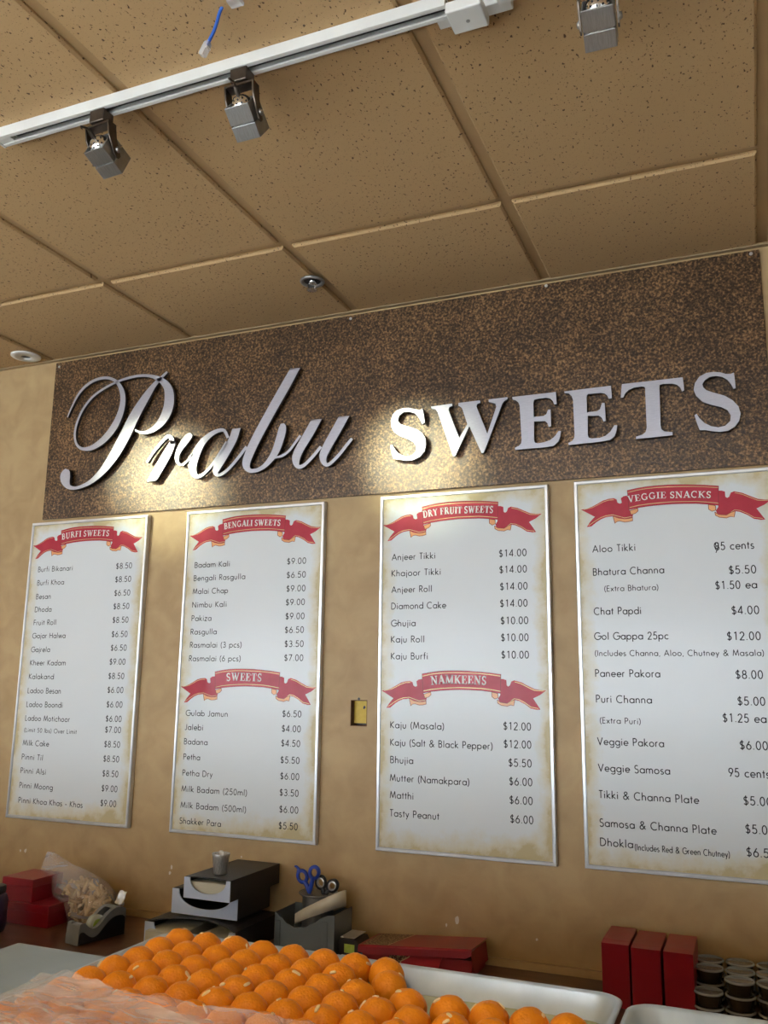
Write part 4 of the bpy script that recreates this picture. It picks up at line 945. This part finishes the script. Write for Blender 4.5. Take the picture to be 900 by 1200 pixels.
# cream roll: a loop of broad strip tipped towards the left
t = thing('paper_strip_roll', 'loop of cream strip circling the steel canister', 'roll', (ccx+.01, ccy, .93))
b = MB(); L = []
for j in range(49):
    a = 2*PI*j/48
    rx, ry = .074, .050
    x = ccx+.008+rx*math.cos(a); y = ccy+ry*math.sin(a); z = .952+.034*math.cos(a)-.006*math.sin(a); hh = .016+.004*math.cos(a)
    L.append([(x, y, z-hh), (x, y, z+hh), (x-.004*math.cos(a), y-.004*math.sin(a), z+hh), (x-.004*math.cos(a), y-.004*math.sin(a), z-hh)])
b.loops(L, True); b.build('strip', M['cream'], t)
def scissors(label, ring_px, pivot_px, y, hm, inner, rr, hook=None):
    t = thing('scissors', label, 'scissors', tuple(at(*pivot_px, 1, y)-Vector((0, 0, .06))), 'scissors standing in the canister')
    pv = at(*pivot_px, 1, y)
    for i, (px, py) in enumerate(ring_px):
        c = at(px, py, 1, y); b = MB(); L = []
        d = (c-pv).normalized(); sd = Vector((d.z, 0, -d.x))
        pts = [c+d*(rr*1.15*math.cos(a*PI/12))+sd*(rr*math.sin(a*PI/12)) for a in range(24)]
        tw = .0038
        for r_, yy in ((-1, -1), (1, -1), (1, 1), (-1, 1)):
            L.append([c+(p-c)*(1+r_*tw/rr)+Vector((0, yy*tw, 0)) for p in pts])
        b.loops([*L, L[0]])
        s0 = c-d*rr*1.05; b.tube([s0, s0+(pv-s0)*.5+sd*.001, pv, pv-Vector((0, 0, .012))], [.0058, .0068, .0062, .005], 8)
        if hook and i == 0:
            h = [at(q, r, 1, y) for q, r in hook]; b.tube(h, [.005, .0045, .0035, .0025], 8)
        hd = b.build('handle', hm, t)
        if inner:
            b = MB(); L = []
            for r_, yy in ((.62, -1.08), (.86, -1.08), (.86, 1.08), (.62, 1.08)): L.append([c+(p-c)*r_+Vector((0, yy*tw, 0)) for p in pts])
            b.loops([*L, L[0]]); b.build('grip_lining', inner, hd)
    b = MB()
    for s in (-1, 1):
        q = pv+Vector((s*.003, s*.0008, -.006)); b.loops([[q+Vector((a, e, 0)) for a, e in ((-.004, -.0006), (.004, -.0006), (.004, .0006), (-.004, .0006))], [q+Vector((a*.4-s*.003, e, -.075)) for a, e in ((-.004, -.0006), (.004, -.0006), (.004, .0006), (-.004, .0006))]], True, True, True, smooth=False)
    b.build('blade', M['steel'], t)
scissors('blue-handled scissors with a finger hook standing in the canister', [(354.5, 1027), (368.3, 1022.5)], (362.5, 1045), -.074, M['blue'], None, .0135, [(349.5, 1022), (350, 1018), (347.5, 1015.5), (345.5, 1015)])
scissors('black-handled scissors with pale grip linings standing in the canister', [(376.2, 1034), (389.8, 1038)], (379.5, 1049), -.062, M['black'], M['frame'], .0135)

# small black tape holder with green label
x0, x1 = -.494, -.432
t = thing('label_tape_holder', 'small black tape holder with a green label beside the open red box', 'tape holder', ((x0+x1)/2, -.09, ZP))
pr_ = [(x0, ZP), (x1, ZP), (x1, .880), (x1-.012, .900), (x0+.012, .9035), (x0, .896)]
MB().poly_y(pr_, -.125, -.055).build('holder_body', M['black'], t, .002, tri=True)
MB().box(-.479, -.450, -.1262, -.1252, .868, .889).build('green_label', M['green'], t)
b = MB(); b.box(x0+.004, x1-.018, -.127, -.052, .9040, .9055); b.build('tape_edge', M['frame'], t)
MB().box(x0+.008, x1-.026, -.128, -.1254, .860, .8625).build('lower_edge', M['frame'], t)

# red gift box with flap lid
bx0, bx1, by0, by1 = -.421, -.128, -.140, -.022
t = thing('gift_box', 'flat red gift box with gold print and a raised front flap', 'box', ((bx0+bx1)/2, -.08, ZP))
MB().box(bx0, bx1, by0, by1, ZP, .893).build('box_body', M['rbox'], t, .001)
b = MB()
za, zb_ = .9050, .9000
def lidz(x): return .8985+.022*(x-bx0)/(bx1-bx0)
L = [[(x, by1, lidz(x)-.003), (x, by0-.016, lidz(x)+.002), (x, by0-.020, lidz(x)-.001), (x, by0-.0215, lidz(x)-.017)] for x in (bx0-.003, bx0+.03, -.275, bx1-.03, bx1-.008, bx1+.006)]
L[0][3] = (L[0][3][0], L[0][3][1], L[0][3][2]+.004); L[-1][3] = (L[-1][3][0], L[-1][3][1], L[-1][3][2]+.007)
b.loops(L, False, smooth=False)
ld = b.build('lid_flap', M['rbox'], t, recalc=False)
sm = ld.modifiers.new('thickness', 'SOLIDIFY'); sm.thickness = .0012; sm.offset = 1
b = MB(); px_ = lambda u: bx0+u
b.add([(px_(.005), by1-.002, lidz(px_(.005))-.0015), (px_(.10), by1-.002, lidz(px_(.10))-.0015), (px_(.075), by0-.010, lidz(px_(.075))+.0030), (px_(.004), by0-.010, lidz(px_(.004))+.0030)], [(0, 1, 2, 3)])
b.k = 1; b.loops([[(px_(.10), by1-.002, lidz(px_(.1))-.0013), (px_(.103), by1-.002, lidz(px_(.1))-.0013)], [(px_(.085), -.09, lidz(px_(.085))+.0008), (px_(.088), -.09, lidz(px_(.088))+.0008)], [(px_(.074), by0-.010, lidz(px_(.074))+.0032), (px_(.077), by0-.010, lidz(px_(.077))+.0032)]], False)
b.build('gold_pattern', [M['gold'], M['goldline']], ld, recalc=False)
b = MB(); yk = by0-.0035
b.poly_y([XZ(at(*q, 1, yk)) for q in [(451, 1133), (460, 1116.5), (519, 1120), (512, 1139)]], yk, yk+.001)
b.build('front_tongue', M['rtongue'], t)
b = MB(); b.poly_y([XZ(at(*q, 1, yk)) for q in [(449, 1132), (459, 1116.5), (482, 1117.2), (476, 1121.5), (469, 1126), (467, 1133)]], yk-.0008, yk-.0003); b.k = 1
b.strip_y(*rails([(*XZ(at(*q, 1, yk)), .0022) for q in [(482, 1117.2), (479, 1121.5), (470, 1126), (467.5, 1133)]]), yk-.001)
b.build('gold_pattern', [M['gold'], M['goldline']], t, recalc=False)
b = MB(); b.add([(bx1+.001, by0-.012, .915), (bx1+.001, by1, .912), (bx1+.010, by1-.01, .870), (bx1+.006, by0-.004, .868)], [(0, 1, 2, 3)])
sf = b.build('side_flap', M['rbox'], t); sm = sf.modifiers.new('thickness', 'SOLIDIFY'); sm.thickness = .001; sm.offset = 1

# three upright red cartons
for k, (pl_, pr2, py) in enumerate([(704.5, 736.5, 1106), (739, 773.5, 1109), (777, 812, 1115)]):
    a, c = at(pl_, py, 1, -.19), at(pr2, py+3, 1, -.19)
    zt = [.984, .981, .981][k]
    lab = ['upright red carton, leftmost of three in a row by the wall', 'upright red carton, middle of three in a row by the wall', 'upright red carton beside the stacked sauce cups, last of three'][k]
    t = thing('upright_carton', lab, 'box', ((a.x+c.x)/2, -.11, ZP), 'upright red cartons in a row')
    b = MB(); x0, x1, y0, y1 = a.x, c.x, -.19, -.035
    b.box(x0, x1, y0, y1, ZP, zt-.0008); b.build('carton_body', M['rbox'], t, .0008)
    b = MB(); z_ = zt
    b.loops([[(x0+.0005, y0-.0012, zt-.004), (x1-.0005, y0-.0012, zt-.004-.002)], [(x0+.0005, y0-.0012, zt+.0004), (x1-.0005, y0-.0012, zt+.0004)], [(x0+.0005, y0+.03, zt+.003-.001*k), (x1-.0005, y0+.03, zt+.001)], [(x0+.0005, y1, zt+.0006), (x1-.0005, y1, zt+.0006)]], False, smooth=False)
    o = b.build('top_flap', M['rbox'], t, recalc=False); sm = o.modifiers.new('thickness', 'SOLIDIFY'); sm.thickness = .0008; sm.offset = 1

# sauce cups with lids
cupo = None
ORD = ['front', 'second', 'back']
def make_cup():
    t = thing('sauce_cup', 'x', 'cup', (0, 0, 0))
    b = MB(); b.lathe(0, 0, [(.001, .0004), (.0235, .0004), (.0245, .002), (.0295, .0255), (.0298, .0262)], 28, True); b.build('cup_body', M['cup'], t)
    b = MB(); b.lathe(0, 0, [(.001, .0270), (.0255, .0270), (.0265, .0275), (.027, .0285)], 28); b.build('lid', M['lid'], t)
    b = MB(); b.lathe(0, 0, [(.0272, .0286), (.028, .0293), (.0305, .0293), (.0318, .0275), (.0318, .0255), (.0300, .0245), (.0301, .0268), (.0275, .0270)], 28); b.build('lid_rim', M['lidrim'], t)
    return t
names_c = ['beside the red carton', 'in the middle column', 'at the right picture edge', 'past the right edge']
lays = ['bottom', 'middle', 'topmost']
rowsn = ['front', 'second', 'back']
for ci, cx in enumerate((.419, .484, .549)):
    for ri, cy in enumerate((-.178, -.110, -.042)):
        lv = 2 if (ci == 0 and ri == 0) else 3
        for k in range(lv):
            if cupo is None: c = cupo = make_cup()
            else: c = copy_tree(cupo)
            c.location = (cx+random.uniform(-.0012, .0012), cy, ZP+k*.0297)
            lk = lays[k] if lv == 3 else ['bottom', 'topmost'][k]
            c['label'] = 'lidded sauce cup %s, %s of its stack in the %s row' % (names_c[ci], lk, rowsn[ri])
            c['group'] = 'stacked sauce cups by the wall'

# ------------------------------------------------------------------ sheet pans on the serving counter
def rrect(x0, x1, y0, y1, r, z, n=6):
    L = []
    for cx, cy, a in ((x1-r, y1-r, 0), (x0+r, y1-r, 90), (x0+r, y0+r, 180), (x1-r, y0+r, 270)):
        for i in range(n+1):
            t_ = math.radians(a+90*i/n); L.append((cx+r*math.cos(t_), cy+r*math.sin(t_), z))
    return L
def sheet_pan(label, x0, x1, y0, y1, zr):
    t = thing('sheet_pan', label, 'tray', ((x0+x1)/2, (y0+y1)/2, ZT))
    z0 = ZT+.0003; b = MB(); e = .016
    def R(d, z): return rrect(x0+d, x1-d, y0+d, y1-d, max(.008, .030-d*.4), z)
    b.loops([R(e, z0), R(.004, zr-.004), R(-.001, zr-.004), R(-.002, zr-.001), R(0, zr), R(.003, zr), R(.006, zr-.003), R(e+.002, z0+.003)], True, True)
    b.build('pan_body', M['pan'], t)
    b = MB(); b.add(R(e+.001, z0+.0028), [tuple(range(28))]); b.build('pan_floor', M['oil'], t, recalc=False)
    return t
PX0, PX1, PYB, PYF = -.246, .392, -1.232, -1.695
sheet_pan('pale metal sheet pan filled with orange ladoos', PX0, PX1, PYF, PYB, 1.2005)
sheet_pan('pale metal sheet pan at the right, beside the ladoo pan', .401, 1.04, -1.700, -1.243, 1.1985)

# ladoos
def ladoo_mesh(seed):
    bm = bmesh.new(); bmesh.ops.create_icosphere(bm, subdivisions=4, radius=.0222)
    for v in bm.verts:
        n = v.co.normalized(); v.co += n*(.0011*noise.noise(n*2.2+Vector((seed*9.1, 0, 0)))+.0005*noise.noise(n*9+Vector((0, seed*5.3, 0))))
        v.co.z *= .95; v.co.z += .0205
        if v.co.z < .0012: v.co.z = .0012
    me = bpy.data.meshes.new('ladoo'); bm.to_mesh(me); bm.free()
    for p in me.polygons: p.use_smooth = True
    me.materials.append(M['ladoo']); return me
LM = [ladoo_mesh(i) for i in range(5)]
def sliver_mesh(seed):
    rnd = random.Random(seed); l, w_, h = rnd.uniform(.0035, .0055), rnd.uniform(.0016, .0022), .0011
    b = MB(); L = [[(x, y*s, z*s) for y, z in ((-w_, -h), (w_, -h), (w_*.8, h), (-w_*.8, h))] for x, s in ((-l, .55), (-l*.5, 1), (l*.5, 1), (l, .5))]
    b.loops(L, True, True, True, smooth=False)
    me = bpy.data.meshes.new('almond_sliver'); me.from_pydata(b.v, [], b.f); me.materials.append(M['almond']); return me
SM = [sliver_mesh(i) for i in range(4)]
ordn = ['first', 'second', 'third', 'fourth', 'fifth', 'sixth', 'seventh', 'eighth', 'ninth', 'tenth', 'eleventh', 'twelfth', 'thirteenth', 'fourteenth']
ZL = ZT+.0034
rowx = {}
for j in range(10):
    n = 8 if j < 2 else 9
    xs = [-.205+.0445*i for i in range(n)]
    if j == 1: xs[-1] += .022
    if j == 2: xs = xs[:8]+[.171, .222, .266, .310, .353]
    if j >= 3: xs = [-.205+.0445*i for i in range(13)]
    rowx[j] = xs
for j in range(10):
    y = -1.266-.0458*j
    if y < PYF+.035: break
    for i, x in enumerate(rowx[j]):
        rnd = random.Random(j*50+i)
        yy = y+rnd.uniform(-.0015, .0015)
        if j == 2 and i >= 8: yy = y-.006
        if j >= 3: yy -= .008 if i >= 9 else .0
        o = bpy.data.objects.new('ladoo', LM[rnd.randrange(5)]); COL.objects.link(o)
        o.location = (x+rnd.uniform(-.0012, .0012), yy, ZL); o.rotation_euler = (0, 0, rnd.uniform(0, 6.28))
        al = rnd.random() < .6
        rown = 'pan\'s back row' if j == 0 else ordn[j]+' row from back'
        tag(o, 'orange ladoo%s, %s from left in the %s' % (' with almond sliver' if al else '', ordn[i], rown), 'sweet', 'orange ladoos in the sheet pan')
        if al:
            for k in range(1 if rnd.random() < .7 else 2):
                s = bpy.data.objects.new('almond_sliver', SM[rnd.randrange(4)]); COL.objects.link(s); s.parent = o
                th = rnd.uniform(.25, 1.05); ph = rnd.uniform(0, 6.28)
                n_ = Vector((math.sin(th)*math.cos(ph), math.sin(th)*math.sin(ph), math.cos(th)))
                s.location = Vector((n_.x*.0222, n_.y*.0222, n_.z*.0211+.0205))
                s.rotation_euler = (n_.to_track_quat('Z', 'X') @ Matrix.Rotation(rnd.uniform(0, 3.1), 3, 'Z').to_quaternion()).to_euler()

# cling film pulled over the near end of the pan, with a second fold at its left
FE = [at(*q, 2, z) for *q, z in [(72, 1153, 1.203), (112, 1163, 1.213), (200, 1174, 1.221), (260, 1182, 1.222), (330, 1193, 1.222), (375, 1201, 1.222), (420, 1210, 1.222)]]
def film_edge(x):
    for p, q in zip(FE, FE[1:]):
        if x <= q.x or q is FE[-1]: return p.y+(q.y-p.y)*max(0, (x-p.x)/(q.x-p.x))
def film_sheet(fx0, fx1, dz, back, seed, nx=110, ny=46):
    b = MB(); L = []
    for i in range(nx+1):
        x = fx0+(fx1-fx0)*i/nx; row = []
        ye = film_edge(x)-.003*math.sin(x*60)-back(x)
        for j in range(ny+1):
            v = j/ny; y = ye+(-1.705-ye)*v
            z = 1.2190+.0034*noise.noise(Vector((x*28+y*14, y*9, seed)))+.0026*noise.noise(Vector((x*70-y*60, y*30, seed+3)))
            e = math.exp(-v*16)
            z += math.exp(-v*22)*.0035*noise.noise(Vector((x*16, v*95, seed+2)))
            z += e*(.0045*abs(noise.noise(Vector((x*26, v*14, seed+9))))+.003)
            k = min(1, max(0, (x+.2475)/.055)); k = max(k, .35*math.exp(-v*16))
            z = 1.2025+(z-1.2025)*k+dz
            row.append((x, y, z))
        L.append(row)
    return b.loops(L, False)
t = thing('cling_film', 'crumpled clear cling film over the near end of the ladoo pan', 'plastic film', (.08, -1.58, 1.2))
film_sheet(-.2475, .41, 0, lambda x: 0, 1).build('film_sheet', M['film'], t, recalc=False)
film_sheet(-.2470, .06, .0035, lambda x: .006+.25*max(0, x+.09)+.05*max(0, x+.2), 5, 70, 40).build('film_fold', M['fold'], t, recalc=False)
